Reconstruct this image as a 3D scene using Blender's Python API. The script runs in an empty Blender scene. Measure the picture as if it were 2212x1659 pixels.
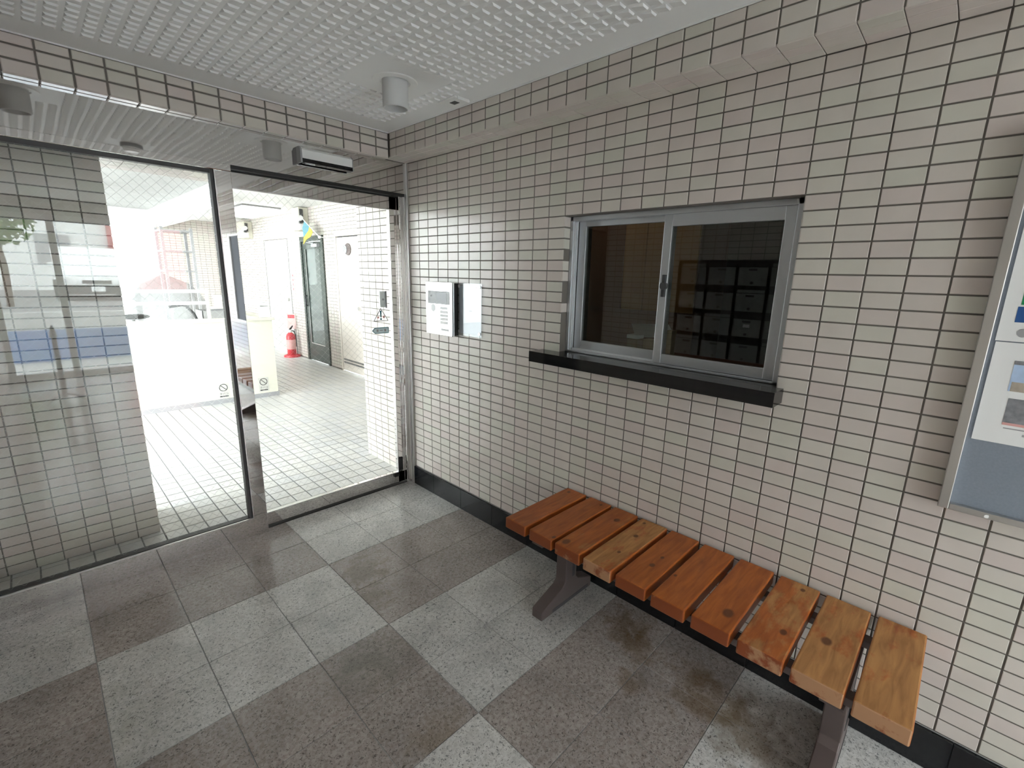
import bpy, bmesh, math, random
from mathutils import Vector, Matrix
random.seed(7)
scene = bpy.context.scene
COL = scene.collection

# ------------------------------------------------------------------ camera, world, exposure
W, H = 2212, 1659
CAM_POS = Vector((-1.7763, -2.7591, 1.5018))
CR = Vector((0.68869349, -0.72451304, 0.02796685))
CU = Vector((0.14374630, 0.17424277, 0.97415423))
CF = Vector((0.71066046, 0.66687354, -0.22414593))
FPX, PCX, PCY = 1003.96, 33.68, 1.78
cam_d = bpy.data.cameras.new('camera')
cam = bpy.data.objects.new('camera', cam_d); COL.objects.link(cam)
cam_d.sensor_fit = 'HORIZONTAL'; cam_d.sensor_width = 36.0
cam_d.lens = FPX / W * 36.0
cam_d.shift_x = -PCX / W; cam_d.shift_y = PCY / W
cam_d.clip_start = 0.02; cam_d.clip_end = 200
cam.matrix_world = Matrix(((CR.x, CU.x, -CF.x, CAM_POS.x), (CR.y, CU.y, -CF.y, CAM_POS.y), (CR.z, CU.z, -CF.z, CAM_POS.z), (0, 0, 0, 1)))
scene.camera = cam

SKY = 17.0
world = bpy.data.worlds.new('world'); scene.world = world; world.use_nodes = True
bg = world.node_tree.nodes['Background']
bg.inputs[0].default_value = (0.93, 0.97, 1.0, 1); bg.inputs[1].default_value = SKY
scene.view_settings.view_transform = 'Standard'; scene.view_settings.look = 'None'
scene.view_settings.exposure = 0.3; scene.view_settings.gamma = 1.0
scene.view_settings.use_curve_mapping = False
scene.cycles.use_denoising = True
scene.cycles.max_bounces = 14; scene.cycles.diffuse_bounces = 7; scene.cycles.glossy_bounces = 6
scene.cycles.transmission_bounces = 8; scene.cycles.transparent_max_bounces = 24
scene.cycles.sample_clamp_indirect = 20

def portal(name, loc, rot, sx, sy):
    l = bpy.data.lights.new(name, 'AREA'); l.shape = 'RECTANGLE'; l.size = sx; l.size_y = sy
    l.cycles.is_portal = True
    o = bpy.data.objects.new(name, l); COL.objects.link(o); o.location = loc; o.rotation_euler = rot
    return o
portal('portal_entrance', (-1.05, -6.15, 1.05), (math.radians(90), 0, 0), 2.1, 2.1)          # faces +y
portal('portal_hallway', (-0.70, 0.85, 1.0), (math.radians(-90), 0, 0), 1.5, 2.0)              # faces -y
portal('portal_street', (-1.6, 3.2, 1.25), (0, math.radians(-90), 0), 2.5, 5.0)                # faces +x

# ------------------------------------------------------------------ materials
def new_mat(name):
    m = bpy.data.materials.new(name); m.use_nodes = True
    nt = m.node_tree; return m, nt, nt.nodes['Principled BSDF']
def nd(nt, t, **kw):
    n = nt.nodes.new(t)
    for k, v in kw.items(): setattr(n, k, v)
    return n
def mth(nt, op, a, b=None, clamp=False):
    n = nd(nt, 'ShaderNodeMath', operation=op); n.use_clamp = clamp
    for i, v in enumerate((a, b)):
        if v is None: continue
        if isinstance(v, (int, float)): n.inputs[i].default_value = v
        else: nt.links.new(v, n.inputs[i])
    return n.outputs[0]
def mixc(nt, f, a, b, mode='MIX'):
    n = nd(nt, 'ShaderNodeMix', data_type='RGBA', blend_type=mode)
    for s, v in ((n.inputs[0], f), (n.inputs[6], a), (n.inputs[7], b)):
        if isinstance(v, (int, float)): s.default_value = v
        elif isinstance(v, tuple): s.default_value = (*v, 1)[:4]
        else: nt.links.new(v, s)
    return n.outputs[2]
def simple(name, col, rough=0.5, metal=0.0, spec=0.5, var=0.0, vscale=20, bump=0.0, bscale=60):
    m, nt, b = new_mat(name)
    b.inputs['Base Color'].default_value = (*col, 1); b.inputs['Roughness'].default_value = rough
    b.inputs['Metallic'].default_value = metal; b.inputs['Specular IOR Level'].default_value = spec
    if var or bump:
        g = nd(nt, 'ShaderNodeNewGeometry')
        if var:
            n = nd(nt, 'ShaderNodeTexNoise'); n.inputs['Scale'].default_value = vscale; n.inputs['Detail'].default_value = 4
            nt.links.new(g.outputs['Position'], n.inputs['Vector'])
            f = mth(nt, 'MULTIPLY_ADD', n.outputs[0], 2 * var); f.node.inputs[2].default_value = 1 - var
            nt.links.new(mixc(nt, 1.0, (*col, 1), f, 'MULTIPLY'), b.inputs['Base Color'])
        if bump:
            n = nd(nt, 'ShaderNodeTexNoise'); n.inputs['Scale'].default_value = bscale
            nt.links.new(g.outputs['Position'], n.inputs['Vector'])
            bp = nd(nt, 'ShaderNodeBump'); bp.inputs['Strength'].default_value = bump; bp.inputs['Distance'].default_value = 0.002
            nt.links.new(n.outputs[0], bp.inputs['Height']); nt.links.new(bp.outputs[0], b.inputs['Normal'])
    return m
def tile_mat(name, a, c, e, rough, bump=0.12):
    m, nt, b = new_mat(name)
    at = nd(nt, 'ShaderNodeAttribute', attribute_name='tint')
    r = nd(nt, 'ShaderNodeValToRGB'); r.color_ramp.elements[0].color = (*a, 1); r.color_ramp.elements[1].color = (*e, 1)
    el = r.color_ramp.elements.new(0.5); el.color = (*c, 1)
    nt.links.new(at.outputs['Fac'], r.inputs[0])
    g = nd(nt, 'ShaderNodeNewGeometry')
    n = nd(nt, 'ShaderNodeTexNoise'); n.inputs['Scale'].default_value = 9; n.inputs['Detail'].default_value = 5
    nt.links.new(g.outputs['Position'], n.inputs['Vector'])
    f = mth(nt, 'MULTIPLY_ADD', n.outputs[0], 0.16); f.node.inputs[2].default_value = 0.92
    nt.links.new(mixc(nt, 1.0, r.outputs[0], f, 'MULTIPLY'), b.inputs['Base Color'])
    b.inputs['Roughness'].default_value = rough
    n2 = nd(nt, 'ShaderNodeTexNoise'); n2.inputs['Scale'].default_value = 45; n2.inputs['Detail'].default_value = 3
    nt.links.new(g.outputs['Position'], n2.inputs['Vector'])
    bp = nd(nt, 'ShaderNodeBump'); bp.inputs['Strength'].default_value = bump; bp.inputs['Distance'].default_value = 0.003
    nt.links.new(n2.outputs[0], bp.inputs['Height']); nt.links.new(bp.outputs[0], b.inputs['Normal'])
    return m
def granite(name, base, light, dark, rough, stains):
    m, nt, b = new_mat(name)
    g = nd(nt, 'ShaderNodeNewGeometry')
    at = nd(nt, 'ShaderNodeAttribute', attribute_name='tint')
    def noise(sc, det=3, dist=0.0):
        n = nd(nt, 'ShaderNodeTexNoise'); n.inputs['Scale'].default_value = sc; n.inputs['Detail'].default_value = det
        n.inputs['Distortion'].default_value = dist
        nt.links.new(g.outputs['Position'], n.inputs['Vector']); return n.outputs[0]
    def ramp(v, lo, hi):
        n = nd(nt, 'ShaderNodeMapRange'); nt.links.new(v, n.inputs[0]); n.inputs[1].default_value = lo; n.inputs[2].default_value = hi
        n.clamp = True; return n.outputs[0]
    c = mixc(nt, ramp(noise(70, 4, 0.6), 0.35, 0.62), base, light)
    vo = nd(nt, 'ShaderNodeTexVoronoi'); vo.inputs['Scale'].default_value = 150
    nt.links.new(g.outputs['Position'], vo.inputs['Vector'])
    c = mixc(nt, mth(nt, 'MULTIPLY', vo.outputs['Color'], 0.22), c, light)
    c = mixc(nt, mth(nt, 'MULTIPLY', ramp(noise(115, 3, 1.4), 0.56, 0.66), 0.85), c, dark)
    c = mixc(nt, mth(nt, 'MULTIPLY', ramp(noise(5, 4, 0.4), 0.42, 0.75), 0.35), c, dark)
    f = mth(nt, 'MULTIPLY_ADD', at.outputs['Fac'], 0.16); f.node.inputs[2].default_value = 0.92
    c = mixc(nt, 1.0, c, f, 'MULTIPLY')
    # brown water stains, at the spots where the floor really carries them
    for (sx, sy, sr, amt, col) in stains:
        d = nd(nt, 'ShaderNodeVectorMath', operation='DISTANCE'); nt.links.new(g.outputs['Position'], d.inputs[0])
        d.inputs[1].default_value = (sx, sy, 0)
        wob = mth(nt, 'MULTIPLY_ADD', noise(14, 5, 0.5), sr * 2.2); wob.node.inputs[2].default_value = -sr * 1.1
        dd = mth(nt, 'ADD', d.outputs['Value'], wob)
        k = nd(nt, 'ShaderNodeMapRange'); nt.links.new(dd, k.inputs[0]); k.inputs[1].default_value = sr; k.inputs[2].default_value = sr * 0.25
        k.inputs[3].default_value = 0; k.inputs[4].default_value = amt
        c = mixc(nt, k.outputs[0], c, col)
    nt.links.new(c, b.inputs['Base Color'])
    rr = nd(nt, 'ShaderNodeMapRange'); nt.links.new(noise(3, 4), rr.inputs[0]); rr.inputs[3].default_value = rough * 0.7; rr.inputs[4].default_value = rough * 1.5
    nt.links.new(rr.outputs[0], b.inputs['Roughness'])
    bp = nd(nt, 'ShaderNodeBump'); bp.inputs['Strength'].default_value = 0.10; bp.inputs['Distance'].default_value = 0.001
    nt.links.new(noise(110, 3, 1.0), bp.inputs['Height']); nt.links.new(bp.outputs[0], b.inputs['Normal'])
    return m
def thin_glass(name, tint=(0.96, 0.98, 0.97), refl=1.0):
    m, nt, b = new_mat(name); nt.nodes.remove(b)
    out = nt.nodes['Material Output']
    g = nd(nt, 'ShaderNodeNewGeometry')
    d = nd(nt, 'ShaderNodeVectorMath', operation='DOT_PRODUCT')
    nt.links.new(g.outputs['Incoming'], d.inputs[0]); nt.links.new(g.outputs['Normal'], d.inputs[1])
    c = mth(nt, 'SUBTRACT', 1.0, mth(nt, 'ABSOLUTE', d.outputs['Value']), True)
    f = mth(nt, 'MULTIPLY_ADD', mth(nt, 'POWER', c, 5.0), 0.955 * refl, True); f.node.inputs[2].default_value = 0.045 * refl
    t = nd(nt, 'ShaderNodeBsdfTransparent'); t.inputs[0].default_value = (*tint, 1)
    gl = nd(nt, 'ShaderNodeBsdfGlossy'); gl.inputs['Roughness'].default_value = 0.0
    mx = nd(nt, 'ShaderNodeMixShader'); nt.links.new(f, mx.inputs[0]); nt.links.new(t.outputs[0], mx.inputs[1]); nt.links.new(gl.outputs[0], mx.inputs[2])
    nt.links.new(mx.outputs[0], out.inputs[0]); return m
def emit(name, col, s):
    m, nt, b = new_mat(name)
    b.inputs['Base Color'].default_value = (*col, 1); b.inputs['Emission Color'].default_value = (*col, 1); b.inputs['Emission Strength'].default_value = s
    return m
def mirror_steel(name, col, rough, wave=0.0, wscale=6):
    m, nt, b = new_mat(name)
    b.inputs['Base Color'].default_value = (*col, 1); b.inputs['Metallic'].default_value = 1.0; b.inputs['Roughness'].default_value = rough
    if wave:
        g = nd(nt, 'ShaderNodeNewGeometry'); n = nd(nt, 'ShaderNodeTexNoise'); n.inputs['Scale'].default_value = wscale; n.inputs['Detail'].default_value = 1
        nt.links.new(g.outputs['Position'], n.inputs['Vector'])
        bp = nd(nt, 'ShaderNodeBump'); bp.inputs['Strength'].default_value = wave; bp.inputs['Distance'].default_value = 0.004
        nt.links.new(n.outputs[0], bp.inputs['Height']); nt.links.new(bp.outputs[0], b.inputs['Normal'])
    return m
def wood_mat():
    m, nt, b = new_mat('varnished_pine')
    tc = nd(nt, 'ShaderNodeTexCoord')
    def attr(n): return nd(nt, 'ShaderNodeAttribute', attribute_type='OBJECT', attribute_name=n)
    oi = nd(nt, 'ShaderNodeObjectInfo')
    mp = nd(nt, 'ShaderNodeMapping'); mp.inputs['Scale'].default_value = (5, 34, 34)
    nt.links.new(tc.outputs['Object'], mp.inputs[0])
    cmb = nd(nt, 'ShaderNodeCombineXYZ'); nt.links.new(mth(nt, 'MULTIPLY', oi.outputs['Random'], 40), cmb.inputs[1]); nt.links.new(mth(nt, 'MULTIPLY', oi.outputs['Random'], 17), cmb.inputs[0])
    nt.links.new(cmb.outputs[0], mp.inputs['Location'])
    gr = nd(nt, 'ShaderNodeTexNoise'); gr.inputs['Scale'].default_value = 1.6; gr.inputs['Detail'].default_value = 5; gr.inputs['Distortion'].default_value = 0.6
    nt.links.new(mp.outputs[0], gr.inputs['Vector'])
    mr = nd(nt, 'ShaderNodeMapRange'); nt.links.new(gr.outputs[0], mr.inputs[0]); mr.inputs[1].default_value = 0.3; mr.inputs[2].default_value = 0.7
    varn = mixc(nt, mr.outputs[0], (0.27, 0.062, 0.010), (0.46, 0.130, 0.022))
    bare = mixc(nt, mr.outputs[0], (0.31, 0.135, 0.042), (0.52, 0.255, 0.09))
    wn = nd(nt, 'ShaderNodeTexNoise'); wn.inputs['Scale'].default_value = 3.2; wn.inputs['Detail'].default_value = 7; wn.inputs['Roughness'].default_value = 0.62
    mp2 = nd(nt, 'ShaderNodeMapping'); mp2.inputs['Scale'].default_value = (3.2, 6, 6); nt.links.new(tc.outputs['Object'], mp2.inputs[0]); nt.links.new(cmb.outputs[0], mp2.inputs['Location'])
    nt.links.new(mp2.outputs[0], wn.inputs['Vector'])
    wear = attr('wear')
    th = mth(nt, 'SUBTRACT', 0.83, mth(nt, 'MULTIPLY', wear.outputs['Fac'], 0.50))
    wm = mth(nt, 'MULTIPLY', mth(nt, 'SUBTRACT', wn.outputs[0], th), 9.0, True)
    g = nd(nt, 'ShaderNodeNewGeometry'); sep = nd(nt, 'ShaderNodeSeparateXYZ'); nt.links.new(g.outputs['Normal'], sep.inputs[0])
    top = mth(nt, 'GREATER_THAN', sep.outputs[2], 0.5)
    c = mixc(nt, mth(nt, 'MULTIPLY', wm, top), varn, bare)
    # end grain: deeper red, with the worn corner pale
    endf = mth(nt, 'GREATER_THAN', mth(nt, 'ABSOLUTE', sep.outputs[0]), 0.7)
    endc = mixc(nt, mth(nt, 'MULTIPLY', wm, 0.9), (0.27, 0.062, 0.016), (0.50, 0.28, 0.15))
    c = mixc(nt, endf, c, endc)
    for k in ('knot_a', 'knot_b', 'knot_c'):
        a = attr(k); s = nd(nt, 'ShaderNodeSeparateXYZ'); nt.links.new(a.outputs['Vector'], s.inputs[0])
        s2 = nd(nt, 'ShaderNodeSeparateXYZ'); nt.links.new(tc.outputs['Object'], s2.inputs[0])
        dx = mth(nt, 'MULTIPLY', mth(nt, 'SUBTRACT', s2.outputs[0], s.outputs[0]), 0.72)
        dy = mth(nt, 'SUBTRACT', s2.outputs[1], s.outputs[1])
        dd = mth(nt, 'SQRT', mth(nt, 'ADD', mth(nt, 'MULTIPLY', dx, dx), mth(nt, 'MULTIPLY', dy, dy)))
        e = nd(nt, 'ShaderNodeMapRange'); nt.links.new(mth(nt, 'DIVIDE', dd, mth(nt, 'ADD', s.outputs[2], 1e-4)), e.inputs[0])
        e.inputs[1].default_value = 1.15; e.inputs[2].default_value = 0.7
        ok = mth(nt, 'MULTIPLY', e.outputs[0], mth(nt, 'GREATER_THAN', s.outputs[2], 0.0005))
        c = mixc(nt, mth(nt, 'MULTIPLY', ok, 0.85), c, (0.085, 0.025, 0.010))
    # varnish rubbed off along the long top edges
    pt = mth(nt, 'MULTIPLY', mth(nt, 'SUBTRACT', g.outputs['Pointiness'], 0.53), 18, True)
    c = mixc(nt, mth(nt, 'MULTIPLY', pt, 0.0), c, (0.62, 0.33, 0.16))
    nt.links.new(c, b.inputs['Base Color'])
    rg = mth(nt, 'MULTIPLY_ADD', wm, 0.25); rg.node.inputs[2].default_value = 0.36
    nt.links.new(rg, b.inputs['Roughness'])
    bp = nd(nt, 'ShaderNodeBump'); bp.inputs['Strength'].default_value = 0.35; bp.inputs['Distance'].default_value = 0.0015
    nt.links.new(mth(nt, 'ADD', gr.outputs[0], mth(nt, 'MULTIPLY', wm, -0.6)), bp.inputs['Height']); nt.links.new(bp.outputs[0], b.inputs['Normal'])
    return m
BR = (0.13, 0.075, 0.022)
MT = dict(
    tile=tile_mat('beige_tile', (0.61, 0.535, 0.505), (0.62, 0.57, 0.525), (0.59, 0.575, 0.505), 0.26),
    hall_tile=tile_mat('hallway_tile', (0.56, 0.55, 0.53), (0.60, 0.59, 0.57), (0.53, 0.53, 0.54), 0.35),
    grout=simple('grout', (0.15, 0.135, 0.12), 0.9),
    grout_light=simple('floor_grout', (0.20, 0.20, 0.20), 0.9),
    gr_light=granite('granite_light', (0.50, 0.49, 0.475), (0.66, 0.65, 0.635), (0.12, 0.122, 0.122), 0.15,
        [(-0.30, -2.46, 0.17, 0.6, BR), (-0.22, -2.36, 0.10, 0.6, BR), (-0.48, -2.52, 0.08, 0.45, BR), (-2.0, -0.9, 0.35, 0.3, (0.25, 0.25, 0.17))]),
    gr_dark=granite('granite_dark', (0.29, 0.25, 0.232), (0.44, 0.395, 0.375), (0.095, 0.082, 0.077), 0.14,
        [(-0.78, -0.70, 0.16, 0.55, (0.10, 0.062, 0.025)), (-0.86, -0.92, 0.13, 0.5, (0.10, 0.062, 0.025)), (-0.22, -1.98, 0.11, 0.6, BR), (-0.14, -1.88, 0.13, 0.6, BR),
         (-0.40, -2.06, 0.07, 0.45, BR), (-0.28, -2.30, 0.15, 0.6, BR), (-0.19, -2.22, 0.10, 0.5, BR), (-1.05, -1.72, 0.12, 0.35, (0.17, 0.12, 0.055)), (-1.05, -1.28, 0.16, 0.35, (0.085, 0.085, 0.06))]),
    base=simple('black_granite', (0.011, 0.012, 0.014), 0.16, var=0.3, vscale=120),
    basejoint=simple('light_joint', (0.35, 0.35, 0.35), 0.8),
    white=simple('white_paint', (0.80, 0.80, 0.79), 0.65), ceil=simple('ceiling_white', (0.80, 0.80, 0.80), 0.7, var=0.03, vscale=5),
    steel=mirror_steel('mirror_steel', (0.80, 0.78, 0.77), 0.025), steelw=mirror_steel('wavy_mirror_steel', (0.74, 0.73, 0.72), 0.03, 0.16, 5),
    satin=simple('satin_steel', (0.66, 0.65, 0.64), 0.28, 1.0, bump=0.02, bscale=200), alu=simple('aluminium', (0.62, 0.64, 0.67), 0.38, 0.85),
    aluw=simple('pale_aluminium', (0.72, 0.73, 0.75), 0.45, 0.5),
    black=simple('black_rubber', (0.012, 0.012, 0.012), 0.5), dark=simple('dark_grey', (0.05, 0.05, 0.052), 0.5),
    glass=thin_glass('clear_glass'), wglass=thin_glass('office_glass', (0.72, 0.76, 0.74), 1.9), acryl=thin_glass('acrylic', (0.90, 0.92, 0.94), 1.6),
    wood=wood_mat(), brown=simple('brown_paint', (0.135, 0.105, 0.10), 0.42, 0.3, bump=0.1, bscale=150), stonek=simple('polished_black_stone', (0.006, 0.006, 0.007), 0.06),
    stickw=simple('sticker_white', (0.85, 0.85, 0.85), 0.5), inkd=simple('ink_dark', (0.03, 0.03, 0.035), 0.6), inkg=simple('ink_grey', (0.35, 0.35, 0.36), 0.6),
    teal=simple('ink_teal', (0.02, 0.14, 0.18), 0.5), pink=simple('ink_pink', (0.72, 0.38, 0.36), 0.6), red=simple('red_paint', (0.55, 0.03, 0.04), 0.35),
    redp=simple('red_plastic', (0.58, 0.045, 0.06), 0.45), green=simple('green_print', (0.0, 0.26, 0.09), 0.5), blue=simple('blue_print', (0.015, 0.09, 0.30), 0.5),
    felt=simple('grey_felt', (0.235, 0.265, 0.315), 0.95, var=0.12, vscale=160, bump=0.3, bscale=300),
    cream=simple('cream_paint', (0.74, 0.72, 0.62), 0.6), creamdoor=simple('cream_door', (0.72, 0.665, 0.61), 0.5), greydoor=simple('grey_door', (0.48, 0.475, 0.45), 0.5),
    greendoor=simple('green_frame', (0.045, 0.062, 0.052), 0.35, 0.3), greenglass=simple('green_glass', (0.055, 0.075, 0.065), 0.03, 0.0, 0.9),
    lamp=emit('lamp_diffuser', (1.0, 0.99, 0.96), 9.0), beige=simple('beige_plastic', (0.62, 0.60, 0.50), 0.5),
    flagb=simple('flag_blue', (0.10, 0.27, 0.33), 0.8), flagy=simple('flag_yellow', (0.62, 0.50, 0.06), 0.8),
    concrete=simple('concrete', (0.42, 0.42, 0.41), 0.85, var=0.2, vscale=3), asphalt=simple('asphalt', (0.20, 0.20, 0.20), 0.9, var=0.2, vscale=8),
    mailbox=simple('mailbox_grey', (0.30, 0.30, 0.30), 0.4, 0.3), mailframe=simple('mailbox_frame', (0.025, 0.025, 0.025), 0.5),
    orange=simple('orange_wood', (0.50, 0.27, 0.09), 0.5, var=0.15, vscale=8), brownw=simple('brown_wood', (0.20, 0.085, 0.04), 0.5), pine=simple('pale_wood', (0.50, 0.36, 0.20), 0.6, var=0.25, vscale=30),
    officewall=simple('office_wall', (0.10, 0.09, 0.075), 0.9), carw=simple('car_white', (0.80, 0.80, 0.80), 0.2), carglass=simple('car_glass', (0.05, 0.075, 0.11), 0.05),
    tyre=simple('tyre', (0.02, 0.02, 0.02), 0.8), leaf=simple('leaves', (0.10, 0.20, 0.04), 0.7, var=0.4, vscale=4), bark=simple('bark', (0.10, 0.07, 0.05), 0.9),
    jacket=simple('dark_jacket', (0.018, 0.018, 0.022), 0.85), trousers=simple('dark_trousers', (0.03, 0.03, 0.04), 0.85), skin=simple('skin', (0.52, 0.31, 0.22), 0.5), hair=simple('black_hair', (0.012, 0.010, 0.009), 0.6),
    bluetarp=simple('blue_sheet', (0.16, 0.26, 0.48), 0.6), photo1=simple('print_sky', (0.45, 0.58, 0.80), 0.5, var=0.25, vscale=30), photo2=simple('print_grey', (0.22, 0.22, 0.24), 0.5, var=0.8, vscale=45),
    photo3=simple('print_brown', (0.42, 0.36, 0.30), 0.5, var=0.5, vscale=40), grille=simple('grille_grey', (0.20, 0.20, 0.20), 0.4, 0.6), screen=simple('screen_black', (0.006, 0.006, 0.008), 0.05),
    lcd=simple('screen_panel', (0.10, 0.105, 0.125), 0.25), redbldg=simple('red_wall', (0.50, 0.16, 0.16), 0.8), wire=simple('wire', (0.60, 0.60, 0.58), 0.5, 0.3), tank=simple('grey_cover', (0.30, 0.30, 0.30), 0.8),
)

# ------------------------------------------------------------------ mesh helpers
class MB:
    def __init__(s): s.v, s.f, s.t = [], [], []
    def quad(s, *p, tint=None):
        i = len(s.v); s.v += [tuple(q) for q in p]; s.f.append(tuple(range(i, i + len(p)))); s.t.append(tint or 0.5); return s
    def box(s, x0, x1, y0, y1, z0, z1):
        i = len(s.v)
        s.v += [(x0, y0, z0), (x1, y0, z0), (x1, y1, z0), (x0, y1, z0), (x0, y0, z1), (x1, y0, z1), (x1, y1, z1), (x0, y1, z1)]
        for a in ((0, 3, 2, 1), (4, 5, 6, 7), (0, 1, 5, 4), (1, 2, 6, 5), (2, 3, 7, 6), (3, 0, 4, 7)):
            s.f.append(tuple(i + k for k in a)); s.t.append(0.5)
        return s
    def prism(s, poly, axis, a0, a1):
        # poly: list of 2-D points in the other two axes, order (x,y,z) without axis
        n = len(poly); i = len(s.v)
        def p3(q, a):
            r = list(q); r.insert(axis, a); return tuple(r)
        s.v += [p3(q, a0) for q in poly] + [p3(q, a1) for q in poly]
        s.f.append(tuple(i + k for k in range(n))[::-1]); s.f.append(tuple(i + n + k for k in range(n)))
        for k in range(n):
            k2 = (k + 1) % n; s.f.append((i + k, i + k2, i + n + k2, i + n + k))
        s.t += [0.5] * (n + 2); return s
    def cyl(s, p0, p1, r0, r1=None, n=16, cap=True):
        r1 = r0 if r1 is None else r1
        p0, p1 = Vector(p0), Vector(p1); d = (p1 - p0).normalized()
        a = d.orthogonal().normalized(); b = d.cross(a); i = len(s.v)
        for p, r in ((p0, r0), (p1, r1)):
            for k in range(n):
                t = 2 * math.pi * k / n; s.v.append(tuple(p + (a * math.cos(t) + b * math.sin(t)) * r))
        for k in range(n):
            k2 = (k + 1) % n; s.f.append((i + k, i + k2, i + n + k2, i + n + k)); s.t.append(0.5)
        if cap:
            s.f.append(tuple(i + k for k in range(n))[::-1]); s.f.append(tuple(i + n + k for k in range(n))); s.t += [0.5, 0.5]
        return s
    def tube(s, pts, r, n=8):
        for a, b in zip(pts[:-1], pts[1:]): s.cyl(a, b, r, n=n)
        return s
    def lathe(s, prof, c, n=24, axis=2):
        i = len(s.v); m = len(prof)
        for k in range(n):
            t = 2 * math.pi * k / n
            for r, h in prof:
                q = [r * math.cos(t), r * math.sin(t)]; q.insert(axis, h)
                s.v.append((c[0] + q[0], c[1] + q[1], c[2] + q[2]))
        for k in range(n):
            k2 = (k + 1) % n
            for j in range(m - 1):
                s.f.append((i + k * m + j, i + k2 * m + j, i + k2 * m + j + 1, i + k * m + j + 1)); s.t.append(0.5)
        return s
    def ell(s, c, rx, ry, rz, n=16, m=10):
        i = len(s.v)
        for j in range(m + 1):
            ph = math.pi * j / m
            for k in range(n):
                t = 2 * math.pi * k / n
                s.v.append((c[0] + rx * math.sin(ph) * math.cos(t), c[1] + ry * math.sin(ph) * math.sin(t), c[2] + rz * math.cos(ph)))
        for j in range(m):
            for k in range(n):
                k2 = (k + 1) % n; s.f.append((i + j * n + k, i + (j + 1) * n + k, i + (j + 1) * n + k2, i + j * n + k2)); s.t.append(0.5)
        return s
WPOS = {}
def add_mesh(name, mb, mat, origin):
    me = bpy.data.meshes.new(name)
    me.from_pydata([(x - origin.x, y - origin.y, z - origin.z) for x, y, z in mb.v], [], mb.f)
    at = me.attributes.new('tint', 'FLOAT', 'FACE'); at.data.foreach_set('value', mb.t)
    me.materials.append(mat); me.update(); return me
def fixn(me):
    bm = bmesh.new(); bm.from_mesh(me); bmesh.ops.recalc_face_normals(bm, faces=bm.faces); bm.to_mesh(me); bm.free()
def obj(name, mb, mat, parent=None, origin=None, bevel=0.0, smooth=False, seg=2, label=None, **props):
    if isinstance(mat, str): mat = MT[mat]
    if origin is None:
        xs, ys, zs = zip(*mb.v); origin = Vector(((min(xs) + max(xs)) / 2, (min(ys) + max(ys)) / 2, min(zs) if parent is None else (min(zs) + max(zs)) / 2))
    origin = Vector(origin)
    me = add_mesh(name, mb, mat, origin); fixn(me)
    o = bpy.data.objects.new(name, me); COL.objects.link(o)
    pw = Vector((0, 0, 0))
    if parent is not None: o.parent = parent; pw = WPOS[parent.name]
    o.location = origin - pw; WPOS[o.name] = origin
    if smooth:
        for p in me.polygons: p.use_smooth = True
        md = o.modifiers.new('es', 'EDGE_SPLIT'); md.split_angle = math.radians(40)
    if bevel:
        md = o.modifiers.new('bev', 'BEVEL'); md.width = bevel; md.segments = seg; md.limit_method = 'ANGLE'
    if label: o['label'] = label
    for k, v in props.items(): o[k] = v
    return o
def struct(name, mb, mat, parent=None, **kw):
    o = obj(name, mb, mat, parent, **kw)
    if parent is None: o['kind'] = 'structure'
    return o
def empty(name, loc):
    o = bpy.data.objects.new(name, None); COL.objects.link(o); o.location = loc; o.empty_display_size = 0.1; WPOS[o.name] = Vector(loc); return o
def sroot(name, loc=(0, 0, 0)):
    o = empty(name, loc); o['kind'] = 'structure'; return o
def thing(name, label, cat, loc, group=None):
    o = empty(name, loc); o['label'] = label; o['category'] = cat
    if group: o['group'] = group
    return o
def tag(o, label, cat, group=None):
    o['label'] = label; o['category'] = cat
    if group: o['group'] = group
    return o
def B(*a): return MB().box(*a)

def px(p):
    d = Vector(p) - CAM_POS; z = d.dot(CF)
    if z < 0.05: return None
    return (W / 2 + PCX + FPX * d.dot(CR) / z, H / 2 + PCY - FPX * d.dot(CU) / z)
def score(pts, n):
    c = sum((Vector(p) for p in pts), Vector()) / len(pts)
    if n is not None and n.dot(CAM_POS - c) <= 0: return 0
    q = [px(p) for p in pts]
    if any(a is None for a in q): return 0
    cx = sum(a[0] for a in q) / 4; cy = sum(a[1] for a in q) / 4
    if not (-25 < cx < W + 25 and -25 < cy < H + 25): return 0
    s = 0
    for i in range(len(q)):
        a, b = q[i], q[(i + 1) % len(q)]; s += a[0] * b[1] - a[1] * b[0]
    return abs(s) / 2
TCACHE = {}
def tile_geo(mb, w, h, d, ch, T, tint):
    c = [(ch, ch, 0), (w - ch, ch, 0), (w - ch, h - ch, 0), (ch, h - ch, 0), (0, 0, -ch), (w, 0, -ch), (w, h, -ch), (0, h, -ch), (0, 0, -d), (w, 0, -d), (w, h, -d), (0, h, -d)]
    i = len(mb.v); mb.v += [tuple(T @ Vector(q)) for q in c]
    for f in ((0, 1, 2, 3), (4, 5, 1, 0), (5, 6, 2, 1), (6, 7, 3, 2), (7, 4, 0, 3), (8, 9, 5, 4), (9, 10, 6, 5), (10, 11, 7, 6), (11, 8, 4, 7)):
        mb.f.append(tuple(i + k for k in f)); mb.t.append(tint)
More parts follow.
